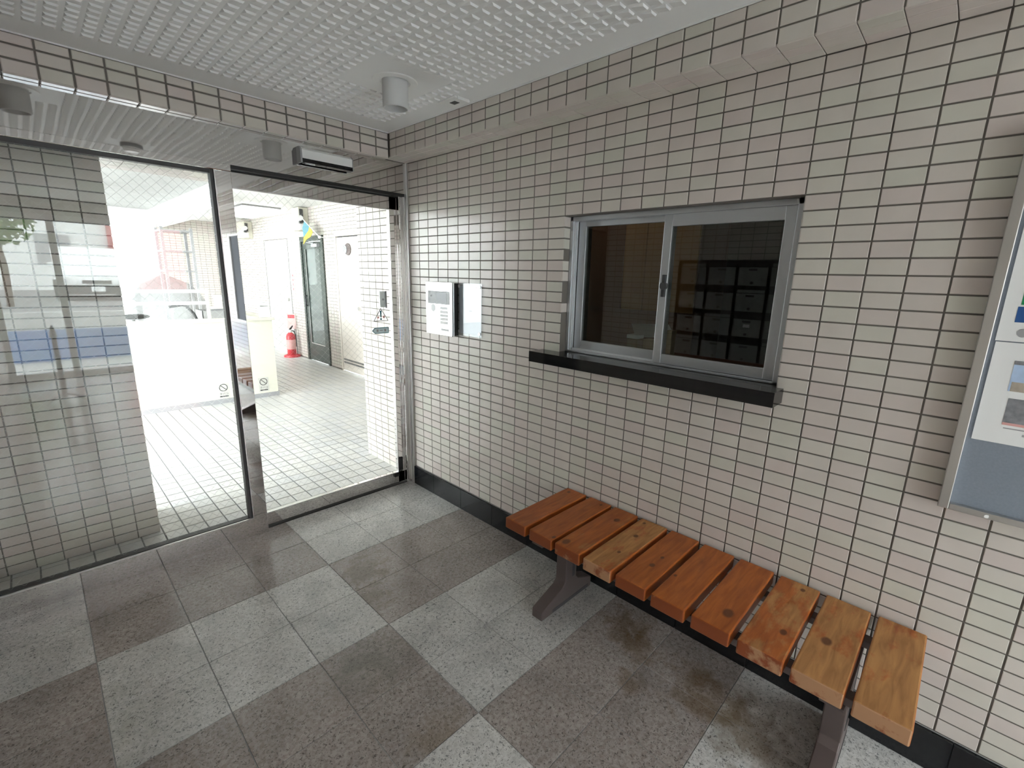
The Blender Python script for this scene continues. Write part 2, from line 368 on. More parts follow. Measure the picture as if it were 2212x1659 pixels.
def field(parent, o, U, V, cells, mat, name='tile', limit=300, gap=0.005, depth=0.007, ch=0.0012, minarea=90, jitter=0.0004, matf=None, skip=None):
    """tiles laid on a plane: the ones that show largest become parts of their own, the rest one part of kind stuff"""
    o, U, V = Vector(o), Vector(U), Vector(V); N = U.cross(V)
    lst = []
    for c in cells:
        u0, v0, u1, v1 = c[:4]
        if u1 - u0 < gap * 1.6 or v1 - v0 < gap * 1.6: continue
        pts = [o + U * a + V * b for a, b in ((u0, v0), (u1, v0), (u1, v1), (u0, v1))]
        s = score(pts, N)
        if skip and s and skip(pts): s = 0
        lst.append((s, c))
    lst.sort(key=lambda t: -t[0])
    rest = {}
    for k, (s, c) in enumerate(lst):
        u0, v0, u1, v1 = c[:4]; w = round(u1 - u0 - gap, 4); h = round(v1 - v0 - gap, 4)
        m = MT[matf(c) if matf else mat]
        ti = random.randrange(10)
        R = Matrix((U, V, N)).transposed().to_4x4()
        p = o + U * (u0 + gap / 2) + V * (v0 + gap / 2) + N * random.uniform(-jitter, jitter)
        if k < limit and s >= minarea:
            key = (w, h, depth, ch, m.name, ti)
            if key not in TCACHE:
                mb = MB(); tile_geo(mb, w, h, depth, ch, Matrix.Identity(4), (ti + 0.5) / 10)
                TCACHE[key] = add_mesh(name, mb, m, Vector((0, 0, 0)))
            ob = bpy.data.objects.new(name, TCACHE[key]); COL.objects.link(ob); ob.parent = parent
            pp = p - WPOS[parent.name]
            ob.matrix_basis = Matrix.Translation(pp) @ R
        else:
            mb = rest.setdefault(m.name, (MB(), m))[0]
            tile_geo(mb, w, h, depth, ch, Matrix.Translation(p) @ R, random.random())
    for mb, m in rest.values():
        r = obj(name + '_run', mb, m, parent, origin=(0, 0, 0)); r['kind'] = 'stuff'
def grid(us, vs, holes=()):
    out = []
    for a, b in zip(us[:-1], us[1:]):
        for c, d in zip(vs[:-1], vs[1:]):
            cu, cv = (a + b) / 2, (c + d) / 2
            if any(h[0] < cu < h[2] and h[1] < cv < h[3] for h in holes): continue
            out.append((a, c, b, d))
    return out
def cuts(lo, hi, step, phase=0.0):
    k = math.ceil((lo - phase) / step - 1e-6); r = [lo]
    while phase + k * step < hi - 1e-6:
        v = phase + k * step
        if v - r[-1] > 1e-3: r.append(v)
        k += 1
    r.append(hi); return r

# ------------------------------------------------------------------ setting: vestibule
Z0, ZS, ZC = 0.1387, 2.1887, 2.33
zrows = [Z0 + 0.05 * k for k in range(42)]
# right wall, with the opening of the reception window
mb = MB()
mb.box(0.003, 0.13, -2.30, -1.30, 0, 1.10); mb.box(0.003, 0.13, -2.30, -1.30, 1.7887, 2.36)
mb.box(0.003, 0.13, -6.1, -2.30, 0, 2.36); mb.box(0.003, 0.13, -1.30, 0.055, 0, 2.36)
wr = struct('wall_right', mb, 'grout', origin=(0, 0, 0))
us = cuts(-0.05, 6.0, 0.1)
field(wr, (0, 0, 0), (0, -1, 0), (0, 0, 1), grid(us, zrows, [(1.30, 1.12, 2.30, 1.79)]), 'tile', skip=lambda p: False)
# quarter tiles in the window reveal
field(wr, (0, -1.30, 0), (1, 0, 0), (0, 0, 1), [(-0.001, a, 0.048, b) for a, b in zip(zrows[20:33], zrows[21:34])], 'tile')
field(wr, (0, -2.30, 0), (-1, 0, 0), (0, 0, 1), [(-0.048, a, 0.001, b) for a, b in zip(zrows[20:33], zrows[21:34])], 'tile')
# black granite baseboard
bb = struct('baseboard_right', B(0.0, 0.0029, -6.0, 0.012, 0, Z0 - 0.002), 'basejoint', origin=(0, 0, 0))
ys = [0.012] + [-1.1341 + 0.30237 * k for k in range(3, -16, -1)]
for a, b in zip(ys[:-1], ys[1:]):
    obj('baseboard_tile', B(-0.013, 0.0, b + 0.0012, a - 0.0012, 0.0005, Z0 - 0.003), 'base', bb, bevel=0.0012, seg=1)

# floor: granite tiles in three by two blocks of light and dark
fl = struct('floor', B(-2.1, 0.0, -6.1, 0.14, -0.03, -0.0025), 'basejoint', origin=(0, 0, 0))
T = 0.302367; FX0, FY0 = -0.894257, -1.134101
xs = sorted([max(-2.1, min(0.0, FX0 - T * i)) for i in range(-3, 5)]); xs = sorted(set(round(v, 5) for v in xs + [-2.1, 0.0]))
yl = sorted(set([round(v, 5) for v in [-6.1, 0.13] + [FY0 - T * j for j in range(-4, 17)]]))
def gmat(c):
    cx, cy = (c[0] + c[2]) / 2, (c[1] + c[3]) / 2
    bi = math.floor((FX0 - cx) / T / 3); bj = math.floor((FY0 - cy) / T / 2)
    return 'gr_dark' if (bi + bj) % 2 == 0 else 'gr_light'
field(fl, (0, 0, 0), (1, 0, 0), (0, 1, 0), grid(xs, yl), None, 'floor_tile', gap=0.0028, depth=0.004, ch=0.0008, matf=gmat, jitter=0.0003)

# left wall and the wall round the entrance behind the camera (seen only in reflections)
wl = struct('wall_left', B(-2.23, -2.103, -6.1, 0.455, 0, 2.36), 'grout', origin=(0, 0, 0))
field(wl, (-2.1, 0, 0), (0, 1, 0), (0, 0, 1), grid(cuts(-6.0, 0.02, 0.1), zrows, [(-2.10, 0.84, -0.84, 1.68)]), 'tile')
struct('baseboard_left', B(-2.103, -2.088, -6.0, 0.02, 0, Z0 - 0.002), 'base', origin=(0, 0, 0))
# ceiling of moulded panels
ce = struct('ceiling', B(-2.2, 0.13, -6.1, 0.0, ZC, ZC + 0.06), 'ceil', origin=(0, 0, 0))
pads = []
for i in range(36):
    for j in range(114):
        x1 = -0.272 - 0.05 * i; y1 = -0.172 - 0.05 * j
        if x1 < -2.0: continue
        cx, cy = x1 - 0.018, y1 - 0.02
        if any(a < cx < b and c < cy < d for a, b, c, d in ((-0.70, -0.36, -0.90, -0.58), (-1.86, -1.52, -0.90, -0.58), (-1.27, -1.0, -1.78, -1.50))): continue
        pads.append((score([(x1 - 0.036, y1 - 0.044, ZC), (x1, y1 - 0.044, ZC), (x1, y1, ZC), (x1 - 0.036, y1, ZC)], None), x1, y1))
pads.sort(reverse=True)
def pad_geo(mb, x, y, z):
    # a shallow wedge: a lip facing the entrance, sloping back to the panel
    h = 0.0075; w, l = 0.037, 0.043; e = 0.006
    i = len(mb.v)
    mb.v += [(x - w, y - l, z), (x, y - l, z), (x, y, z), (x - w, y, z), (x - w + e, y - l + 0.0012, z - h), (x - e, y - l + 0.0012, z - h), (x - e, y - 0.006, z - 0.0012), (x - w + e, y - 0.006, z - 0.0012)]
    for f in ((4, 5, 6, 7), (0, 1, 5, 4), (1, 2, 6, 5), (2, 3, 7, 6), (3, 0, 4, 7)): mb.f.append(tuple(i + k for k in f)); mb.t.append(0.5)
pm = MB(); pad_geo(pm, 0, 0, 0); pme = add_mesh('ceiling_pad', pm, MT['ceil'], Vector((0, 0, 0))); fixn(pme)
rest = MB()
for k, (s, x, y) in enumerate(pads):
    if k < 300 and s > 90:
        o = bpy.data.objects.new('ceiling_pad', pme); COL.objects.link(o); o.parent = ce; o.location = (x, y, ZC)
    else: pad_geo(rest, x, y, ZC)
r = obj('ceiling_pad_run', rest, 'ceil', ce, origin=(0, 0, 0)); r['kind'] = 'stuff'
obj('ceiling_bead', MB().box(-0.1545, -0.148, -6.0, -0.02, ZC - 0.005, ZC).box(-2.1, -0.148, -0.0265, -0.02, ZC - 0.005, ZC), 'ceil', ce)

# tiled beam along the right wall
t1 = struct('trim_1', B(-0.145, 0.0, -6.1, 0.02, ZS + 0.004, ZC + 0.02), 'grout', origin=(0, 0, 0))
brow = [ZS, ZS + 0.05, ZS + 0.10, ZC - 0.002]
field(t1, (-0.148, 0, 0), (0, -1, 0), (0, 0, 1), grid(cuts(0.03, 6.0, 0.1), brow), 'tile', ch=0.0025)
field(t1, (0, 0, ZS), (1, 0, 0), (0, -1, 0), grid([-0.148, -0.098, -0.050, 0.0], cuts(-0.02, 6.0, 0.1)), 'tile', gap=0.0022)
# tiled beam over the glass front
t2 = struct('trim_2', MB().box(-2.1, -0.148, -0.017, 0.028, ZS, ZC + 0.02), 'grout', origin=(0, 0, 0))
field(t2, (0, -0.02, 0), (1, 0, 0), (0, 0, 1), grid(cuts(-2.1, -0.148, 0.1, -0.03), [ZS - 0.004, ZS + 0.05, ZS + 0.10, ZC - 0.002]), 'tile', ch=0.004)
field(t2, (0, 0, ZS - 0.004), (1, 0, 0), (0, -1, 0), grid(cuts(-2.1, -0.148, 0.1, -0.03), [-0.028, 0.018]), 'tile', gap=0.003, ch=0.003)

# ------------------------------------------------------------------ glass front: mirror transom, fixed light, sliding door
t3 = struct('trim_3', B(-2.1, -0.010, 0.030, 0.12, 2.006, ZS - 0.003), 'steelw')
struct('trim_4', B(-0.012, 0.012, 0.012, 0.034, 0.0, ZS), 'satin', bevel=0.002)
t5 = sroot('trim_5', (-0.03, 0.06, 0))                       # strike jamb of the sliding door
obj('jamb_post', B(-0.046, -0.013, 0.056, 0.13, 0.0, 2.006), 'steel', t5, bevel=0.003)
obj('jamb_bead', B(-0.0165, -0.011, 0.045, 0.06, 0.02, 2.0), 'satin', t5)
obj('jamb_back', B(-0.013, 0.040, 0.036, 0.13, 0.0, 2.006), 'steel', t5)
w2 = sroot('window_2', (-1.55, 0.05, 0))                      # fixed light
obj('bottom_rail', B(-2.1, -1.0, 0.032, 0.085, 0.0, 0.112), 'steel', w2, bevel=0.002)
obj('top_rail', B(-2.1, -1.0, 0.022, 0.085, 1.972, 2.006), 'steel', w2, bevel=0.003)
obj('stile', B(-1.072, -1.0, 0.030, 0.085, 0.0, 2.006), 'steel', w2, bevel=0.002)
obj('gasket', MB().box(-1.089, -1.072, 0.036, 0.08, 0.112, 1.972).box(-2.1, -1.089, 0.04, 0.08, 1.955, 1.972).box(-2.1, -1.089, 0.04, 0.08, 0.112, 0.117), 'dark', w2)
obj('glass_bead', MB().box(-2.1, -1.072, 0.026, 0.034, 0.110, 0.1155).box(-1.0745, -1.0705, 0.026, 0.034, 0.112, 1.972), 'satin', w2)
obj('pane', B(-2.1, -1.085, 0.055, 0.063, 0.112, 1.965), 'glass', w2)
def wires(x0, x1, z0, z1, y, step, w):
    mb = MB()
    for sgn in (1, -1):
        c = -(x1 - x0) if sgn > 0 else 0.0
        hi = (z1 - z0) if sgn > 0 else (z1 - z0) + (x1 - x0)
        while c < hi:
            # line z = z0 + c + sgn*(x-x0)*1.0, clipped to the pane
            P = []
            for t in (x0, x1):
                z = z0 + c + sgn * (t - x0); P.append((t, z))
            (xa, za), (xb, zb) = P
            def clip(zc):
                t = (zc - za) / (zb - za); return xa + (xb - xa) * t
            xs_ = [xa, xb]
            lo_t, hi_t = sorted((clip(z0), clip(z1)))
            a, b = max(x0, lo_t), min(x1, hi_t)
            if b - a > 0.01:
                za2 = z0 + c + sgn * (a - x0); zb2 = z0 + c + sgn * (b - x0)
                n = (w / 2 * 0.7071 * -sgn, w / 2 * 0.7071)
                mb.v += [(a - n[0], y, za2 - n[1]), (b - n[0], y, zb2 - n[1]), (b + n[0], y, zb2 + n[1]), (a + n[0], y, za2 + n[1])]
                i = len(mb.v) - 4; mb.f.append((i, i + 1, i + 2, i + 3)); mb.t.append(0.5)
            c += step
    return mb
wm = obj('wire_mesh', wires(-2.1, -1.09, 0.118, 1.955, 0.059, 0.042, 0.0006), 'wire', w2); wm['kind'] = 'stuff'
# sliding door
d1 = sroot('door_1', (-0.54, 0.105, 0))
obj('top_rail', B(-1.04, -0.046, 0.088, 0.122, 1.908, 1.985), 'steelw', d1, bevel=0.002)
obj('bottom_rail', B(-1.04, -0.046, 0.088, 0.122, 0.010, 0.090), 'steel', d1, bevel=0.002)
obj('stile', B(-1.04, -0.985, 0.088, 0.122, 0.010, 1.985), 'steel', d1, bevel=0.002)
obj('stile', B(-0.098, -0.046, 0.088, 0.122, 0.010, 1.985), 'steel', d1, bevel=0.002)
obj('glass_bead', MB().box(-0.985, -0.098, 0.083, 0.09, 0.088, 0.0935).box(-0.985, -0.098, 0.083, 0.09, 1.9035, 1.909).box(-0.1015, -0.0975, 0.083, 0.09, 0.09, 1.908), 'satin', d1)
obj('pane', B(-0.987, -0.096, 0.101, 0.109, 0.088, 1.91), 'glass', d1)
wm = obj('wire_mesh', wires(-0.985, -0.10, 0.094, 1.903, 0.105, 0.042, 0.0006), 'wire', d1); wm['kind'] = 'stuff'
obj('door_stop', B(-0.092, -0.062, 0.079, 0.088, 0.10, 0.20), 'black', d1, bevel=0.003)
obj('bumper', MB().box(-0.135, -0.098, 0.076, 0.09, 0.062, 0.086), 'black', d1)
struct('gap_shade_head', MB().box(-1.0, -0.046, 0.085, 0.128, 1.985, 2.006).box(-1.0, -0.013, 0.040, 0.085, 1.990, 2.0058), 'black')  # black bars paint the shade of the gap over the door
struct('gap_shade_floor', B(-1.03, -0.013, 0.07, 0.13, 0.0, 0.0035), 'black')  # black strip paints the shade of the track groove under the door

# ------------------------------------------------------------------ passage and hallway beyond the door
wb = struct('wall_back', MB().box(-2.6, -1.449, 0.453, 0.80, 0, 2.6).box(-1.449, 1.6, 0.453, 0.80, 2.026, 2.6), 'grout', origin=(0, 0, 0))
zb = [0.05 * k for k in range(41)]
field(wb, (0, 0.45, 0), (1, 0, 0), (0, 0, 1), grid(cuts(-2.55, -1.446, 0.1, -0.046), zb + [2.022]), 'tile')
field(wb, (-1.446, 0, 0), (0, 1, 0), (0, 0, 1), grid([0.45, 0.5, 0.6, 0.7, 0.8], zb + [2.022]), 'tile')
field(wb, (0, 0, 2.022), (1, 0, 0), (0, -1, 0), grid(cuts(-1.446, 0.04, 0.1, -0.046), [-0.80, -0.683, -0.567, -0.45]), 'tile', gap=0.003)
field(wb, (0, 0.45, 0), (1, 0, 0), (0, 0, 1), grid(cuts(-1.446, 0.04, 0.1, -0.046), [2.022, 2.07, 2.12]), 'tile')
wp = struct('wall_passage', B(0.043, 0.14, 0.055, 0.80, 0, 2.6), 'grout', origin=(0, 0, 0))
field(wp, (0.04, 0, 0), (0, -1, 0), (0, 0, 1), grid([-0.80, -0.75, -0.65, -0.55, -0.45, -0.35, -0.25, -0.15, -0.13], [0.0387 + 0.05 * k for k in range(-1, 41)]), 'tile')
struct('ceiling_passage', B(-2.6, 0.13, -0.01, 0.453, 2.30, 2.6), 'white')
struct('roof', B(-2.7, 3.2, -6.6, 0.8, 2.62, 2.8), 'concrete')
hf = struct('floor_hallway', B(-3.2, 1.5, 0.14, 10.0, -0.04, -0.003), 'grout_light', origin=(0, 0, 0))
field(hf, (0, 0, 0), (1, 0, 0), (0, 1, 0), grid(cuts(-2.6, 1.48, 0.1, -0.036), cuts(0.14, 9.6, 0.11, 0.085)), 'hall_tile', 'floor_tile', gap=0.007, depth=0.004, minarea=110,
      skip=lambda p: sum(v.x for v in p) / 4 < -1.446 - 0 and sum(v.y for v in p) / 4 < 0.8)
# side wall with the doors
DOORS = [(3.51, 4.31), (4.73, 5.61), (6.18, 7.36)]
mb = MB(); y0 = 0.80
for a, b in DOORS:
    mb.box(1.483, 1.62, y0, a, 0, 2.6); mb.box(1.483, 1.62, a, b, 2.06, 2.6); y0 = b
mb.box(1.483, 1.62, y0, 9.7, 0, 2.6)
wa = struct('wall_hallway', mb, 'grout', origin=(0, 0, 0))
field(wa, (1.48, 0, 0), (0, -1, 0), (0, 0, 1), grid(cuts(-9.6, -0.80, 0.1, -0.01), [0.01 + 0.05 * k for k in range(51)], [(-b, 0, -a, 2.06) for a, b in DOORS]), 'tile', minarea=110)
we = struct('wall_end', B(0.2, 1.6, 9.603, 9.75, 0, 2.6), 'grout', origin=(0, 0, 0))
field(we, (0, 9.6, 0), (1, 0, 0), (0, 0, 1), grid(cuts(0.2, 1.48, 0.1), cuts(0.0, 2.5, 0.05)), 'tile')
struct('yard_light_blocker', B(-4.2, 0.1, 0.8, 9.75, 2.62, 2.75), 'concrete')  # added slab that cuts the daylight reaching the yard and hallway
struct('ceiling_hallway', MB().box(0.1, 1.6, 0.8, 9.75, 2.5, 2.62).box(0.1, 0.3, 5.0, 9.75, 2.3, 2.5), 'white')
# cream steel door
d2 = sroot('door_2', (1.49, 3.91, 0))
obj('door_frame', MB().box(1.468, 1.56, 3.51, 3.545, 0, 2.06).box(1.468, 1.56, 4.275, 4.31, 0, 2.06).box(1.468, 1.56, 3.545, 4.275, 2.02, 2.06), 'creamdoor', d2)
obj('door_leaf', B(1.476, 1.515, 3.55, 4.27, 0.015, 2.0), 'creamdoor', d2)
obj('shadow_gap', B(1.500, 1.54, 3.545, 4.275, 2.0, 2.02), 'dark', d2)
obj('vent_slat', MB().box(1.470, 1.478, 3.58, 4.24, 0.13, 0.155), 'grille', d2); obj('vent_slat', MB().box(1.470, 1.478, 3.58, 4.24, 0.175, 0.20), 'grille', d2)
obj('door_viewer', MB().cyl((1.476, 3.98, 1.83), (1.455, 3.98, 1.83), 0.065, n=20), 'inkg', d2)
obj('door_bell', MB().cyl((1.476, 3.90, 1.83), (1.462, 3.90, 1.83), 0.085, n=20), 'brown', d2)
obj('knob', MB().cyl((1.476, 3.63, 1.0), (1.44, 3.63, 1.0), 0.03, n=16), 'satin', d2)
# dark green glazed door
d3 = sroot('door_3', (1.49, 5.17, 0))
obj('door_frame', MB().box(1.462, 1.56, 4.73, 4.79, 0, 2.06).box(1.462, 1.56, 5.55, 5.61, 0, 2.06).box(1.462, 1.56, 4.79, 5.55, 1.98, 2.06), 'greendoor', d3)
obj('door_leaf', MB().box(1.476, 1.51, 4.80, 4.90, 0.01, 1.97).box(1.476, 1.51, 5.44, 5.54, 0.01, 1.97).box(1.476, 1.51, 4.90, 5.44, 1.86, 1.97).box(1.476, 1.51, 4.90, 5.44, 0.01, 0.30), 'greendoor', d3)
obj('pane', B(1.488, 1.498, 4.90, 5.44, 0.30, 1.86), 'greenglass', d3)
obj('glass_bead', MB().box(1.472, 1.48, 5.425, 5.44, 0.30, 1.86).box(1.472, 1.48, 4.9, 5.44, 0.30, 0.315), 'satin', d3)
obj('door_closer', MB().box(1.43, 1.476, 4.86, 5.08, 1.885, 1.935).tube([(1.44, 5.0, 1.94), (1.43, 5.25, 1.96)], 0.008), 'inkg', d3)
obj('handle', MB().cyl((1.45, 5.50, 0.92), (1.45, 5.50, 1.12), 0.014).cyl((1.476, 5.5, 0.94), (1.45, 5.5, 0.94), 0.01).cyl((1.476, 5.5, 1.10), (1.45, 5.5, 1.10), 0.01), 'dark', d3)
# flush grey double door
d4 = sroot('door_4', (1.49, 6.77, 0))
obj('door_leaf', B(1.478, 1.52, 6.19, 7.35, 0.02, 2.05), 'greydoor', d4)
obj('door_frame', MB().box(1.474, 1.56, 6.18, 6.192, 0, 2.06).box(1.474, 1.56, 7.348, 7.36, 0, 2.06), 'grille', d4)
obj('knob', MB().cyl((1.478, 6.30, 1.0), (1.445, 6.30, 1.0), 0.028, n=14), 'satin', d4)
# low parapet towards the bicycle yard
wq = struct('wall_low', MB().box(-2.6, 0.18, 3.31, 3.45, 0.05, 0.925).box(0.05, 0.18, 3.45, 5.4, 0.05, 0.925), 'cream')
obj('plinth', MB().box(-2.6, 0.19, 3.30, 3.46, 0.0, 0.05).box(0.04, 0.19, 3.46, 5.4, 0, 0.05), 'inkg', wq)
obj('coping', MB().box(-2.6, 0.205, 3.285, 3.475, 0.925, 0.955).box(0.03, 0.205, 3.475, 5.42, 0.925, 0.955), 'cream', wq, bevel=0.004)
obj('guard_rail', MB().box(0.08, 0.17, 3.36, 5.4, 1.085, 1.125).box(0.08, 0.17, 3.36, 3.42, 0.955, 1.09).box(0.08, 0.17, 4.35, 4.40, 0.955, 1.09).box(0.08, 0.17, 5.3, 5.36, 0.955, 1.09), 'white', wq)
obj('guard_rail', MB().cyl((-2.6, 3.38, 1.26), (-0.42, 3.38, 1.26), 0.018).cyl((-2.6, 3.38, 1.135), (-0.42, 3.38, 1.135), 0.018).cyl((-0.43, 3.38, 0.955), (-0.43, 3.38, 1.26), 0.018).cyl((-1.6, 3.38, 0.955), (-1.6, 3.38, 1.26), 0.018), 'white', wq)

# ------------------------------------------------------------------ reception window
w1 = sroot('window_1', (0.06, -1.80, 1.148))
obj('window_frame', MB().box(0.046, 0.12, -1.318, -1.30, 1.148, 1.7887).box(0.046, 0.12, -2.30, -2.272, 1.148, 1.7887).box(0.046, 0.12, -2.30, -1.30, 1.768, 1.7887).box(0.046, 0.12, -2.30, -1.30, 1.1485, 1.158), 'alu', w1, bevel=0.002)
obj('track', MB().box(0.075, 0.079, -2.272, -1.318, 1.158, 1.166).box(0.075, 0.08, -1.323, -1.318, 1.158, 1.768).box(0.053, 0.058, -1.325, -1.318, 1.158, 1.768), 'aluw', w1)
def sash(x, ya, yb, zt, ls, rs, zb_, name):
    # ya > yb; ls / rs: widths of the stiles at ya and yb
    o = obj(name, MB().box(x - 0.011, x + 0.011, ya - ls, ya, 1.160, 1.768).box(x - 0.011, x + 0.011, yb, yb + rs, 1.160, 1.768)
            .box(x - 0.011, x + 0.011, yb + rs, ya - ls, zt, 1.768).box(x - 0.011, x + 0.011, yb + rs, ya - ls, 1.160, zb_), 'alu', w1, bevel=0.0015)
    obj('pane', B(x - 0.003, x + 0.003, yb + rs - 0.004, ya - ls + 0.004, zb_ - 0.004, zt + 0.004), 'wglass', o)
    return o
sash(0.094, -1.326, -1.815, 1.745, 0.040, 0.03, 1.205, 'sash')
s2 = sash(0.066, -1.782, -2.270, 1.722, 0.036, 0.036, 1.200, 'sash')
obj('window_lock', MB().cyl((0.055, -1.808, 1.485), (0.038, -1.808, 1.485), 0.016, n=18).box(0.04, 0.055, -1.815, -1.80, 1.44, 1.53), 'dark', w1, bevel=0.002)
obj('window_sill', MB().prism([(-0.102, 1.096), (-0.102, 1.1465), (-0.1005, 1.148), (0.05, 1.148), (0.05, 1.096)], 1, -2.325, -1.19), 'stonek', w1, bevel=0.0015)
# office behind the window
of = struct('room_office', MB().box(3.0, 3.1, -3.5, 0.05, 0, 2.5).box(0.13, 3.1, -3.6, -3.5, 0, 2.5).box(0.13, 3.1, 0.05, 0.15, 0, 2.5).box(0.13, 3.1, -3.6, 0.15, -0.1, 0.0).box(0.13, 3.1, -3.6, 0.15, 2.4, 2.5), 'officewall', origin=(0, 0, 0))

# ------------------------------------------------------------------ entrance behind the camera
wf = struct('wall_front', MB().box(-2.23, 0.13, -6.2, -6.03, 2.13, 2.62), 'grout', origin=(0, 0, 0))
field(wf, (0, -6.03, 0), (-1, 0, 0), (0, 0, 1), grid(cuts(0.0, 2.1, 0.1), [2.13, 2.18, 2.23, 2.28, 2.33]), 'tile')
d5 = sroot('door_5', (-1.05, -6.06, 0))
obj('door_frame', MB().box(-2.1, -2.04, -6.1, -6.03, 0, 2.13).box(-0.06, 0.0, -6.1, -6.03, 0, 2.13).box(-1.50, -1.43, -6.1, -6.03, 0, 2.13).box(-0.72, -0.65, -6.1, -6.03, 0, 2.13).box(-2.1, 0.0, -6.1, -6.03, 2.05, 2.13).box(-2.1, 0.0, -6.1, -6.03, 0.0, 0.07), 'satin', d5)
for a, b in ((-2.04, -1.50), (-1.43, -0.72), (-0.65, -0.06)):
    obj('pane', B(a, b, -6.07, -6.062, 0.07, 2.05), 'glass', d5)

# ------------------------------------------------------------------ bench
bench = thing('bench', 'slatted wooden bench of orange varnished planks on brown steel legs along the tiled wall', 'bench', (-0.235, -2.12, 0))
PL = [(-1.408, -1.527), (-1.551, -1.674), (-1.694, -1.817), (-1.838, -1.963), (-1.982, -2.104), (-2.127, -2.248), (-2.271, -2.393), (-2.416, -2.543), (-2.563, -2.690), (-2.710, -2.832)]
WEAR = [0.02, 0.10, 0.55, 0.92, 0.22, 0.38, 0.18, 0.72, 0.95, 0.98]
KN = {0: [(-0.052, -1.446, .008)], 1: [(-0.047, -1.637, .007), (-0.425, -1.665, .008)], 2: [(-0.116, -1.771, .013), (-0.415, -1.722, .016)],
      3: [(-0.17, -1.899, .010), (-0.322, -1.914, .007), (-0.05, -1.87, .007)], 4: [(-0.304, -2.049, .010), (-0.231, -2.052, .007)], 5: [(-0.30, -2.14, .006)], 6: [(-0.363, -2.354, .018)],
      7: [(-0.326, -2.508, .011), (-0.055, -2.497, .008)], 8: [(-0.27, -2.612, .015)]}
for i, (a, b) in enumerate(PL):
    jx = random.uniform(-0.003, 0.003)
    c = Vector((-0.234 + jx, (a + b) / 2, 0.435))
    mb = MB(); nx = 10
    mb.box(-0.455 + jx, -0.013 + jx, b, a, 0.41, 0.46 + random.uniform(-0.001, 0.001))
    o = obj('plank', mb, 'wood', bench, origin=c, bevel=0.0045, seg=2)
    o['wear'] = WEAR[i]
    for q, kk in enumerate(('knot_a', 'knot_b', 'knot_c')):
        L = KN.get(i, [])
        o[kk] = (L[q][0] - c.x, L[q][1] - c.y, L[q][2]) if q < len(L) else (9.0, 9.0, 0.0)
for yc in (-1.57, -2.665):
    foot = [(-0.405, 0.0), (-0.405, 0.044), (-0.385, 0.052), (-0.262, 0.098), (-0.243, 0.118), (-0.240, 0.375), (-0.165, 0.375), (-0.162, 0.118), (-0.145, 0.098), (-0.055, 0.062), (-0.035, 0.052), (-0.035, 0.0)]
    lg = obj('leg', MB().prism(foot, 1, yc - 0.030, yc + 0.030), 'brown', bench, bevel=0.004)
    obj('recess_shade', MB().box(-0.195, -0.175, yc - 0.0312, yc - 0.0295, 0.13, 0.37).box(-0.33, -0.06, yc - 0.0312, yc - 0.0295, 0.006, 0.022), 'dark', lg)  # dark strips laid on the leg, painting the shade inside its grooves
    obj('leg_plate', B(-0.42, -0.05, yc - 0.03, yc + 0.03, 0.375, 0.385), 'brown', bench, bevel=0.002)
for x in (-0.38, -0.09):
    obj('rail', B(x - 0.02, x + 0.02, -2.80, -1.43, 0.385, 0.41), 'brown', bench, bevel=0.002)

# ------------------------------------------------------------------ door phone and notice plate
ic = thing('intercom', 'brushed steel entrance intercom panel with black camera screen mounted on tiled wall', 'intercom', (-0.02, -0.37, 1.14))
obj('housing', B(-0.030, 0.0, -0.498, -0.243, 1.145, 1.458), 'black', ic, bevel=0.002)
obj('trim_ring', B(-0.038, -0.030, -0.502, -0.239, 1.142, 1.461), 'satin', ic, bevel=0.002)
obj('faceplate', B(-0.052, -0.041, -0.504, -0.237, 1.140, 1.463), 'satin', ic, bevel=0.003)
obj('gasket', B(-0.041, -0.038, -0.498, -0.243, 1.145, 1.458), 'black', ic)
sc_ = obj('screen', B(-0.0535, -0.051, -0.482, -0.262, 1.330, 1.408), 'screen', ic, bevel=0.004)
obj('display', B(-0.0540, -0.0533, -0.453, -0.350, 1.337, 1.400), 'lcd', sc_)
obj('camera_lens', MB().cyl((-0.0535, -0.295, 1.378), (-0.0545, -0.295, 1.378), 0.007, n=16), 'inkg', sc_)
for k in range(4):
    obj('key_label', B(-0.0535, -0.0518, -0.462, -0.387, 1.276 - 0.0215 * k, 1.2925 - 0.0215 * k), 'stickw', ic, bevel=0.001)
obj('speaker_grille', MB().cyl((-0.0520, -0.315, 1.305), (-0.0526, -0.315, 1.305), 0.024, n=24), 'grille', ic)
obj('instruction_plate', B(-0.0526, -0.0518, -0.462, -0.387, 1.300, 1.315), 'grille', ic)
obj('card_slot', B(-0.0526, -0.0518, -0.345, -0.305, 1.203, 1.206), 'inkd', ic)
obj('keyhole', B(-0.0526, -0.0518, -0.374, -0.371, 1.192, 1.215), 'inkd', ic)
obj('maker_plate', B(-0.0526, -0.0518, -0.472, -0.395, 1.170, 1.183), 'grille', ic)
ap = thing('notice_plate', 'clear acrylic notice holder with frosted sheet and pale red heading beside steel intercom', 'sign', (-0.008, -0.61, 1.15))
obj('sheet', B(-0.0035, -0.0015, -0.712, -0.512, 1.165, 1.445), simple('pale_sheet', (0.66, 0.69, 0.73), 0.5), ap)
obj('cover', B(-0.0085, -0.0055, -0.722, -0.502, 1.152, 1.462), 'acryl', ap, bevel=0.001)
obj('heading', B(-0.0045, -0.0035, -0.675, -0.58, 1.435, 1.446), 'pink', ap)
for y, z in ((-0.520, 1.442), (-0.705, 1.442), (-0.520, 1.175), (-0.705, 1.175)):
    obj('screw', MB().cyl((-0.0085, y, z), (-0.0115, y, z), 0.009, n=14), 'satin', ap)
obj('text_line', MB().box(-0.0042, -0.0035, -0.632, -0.605, 1.30, 1.304), 'inkg', ap)

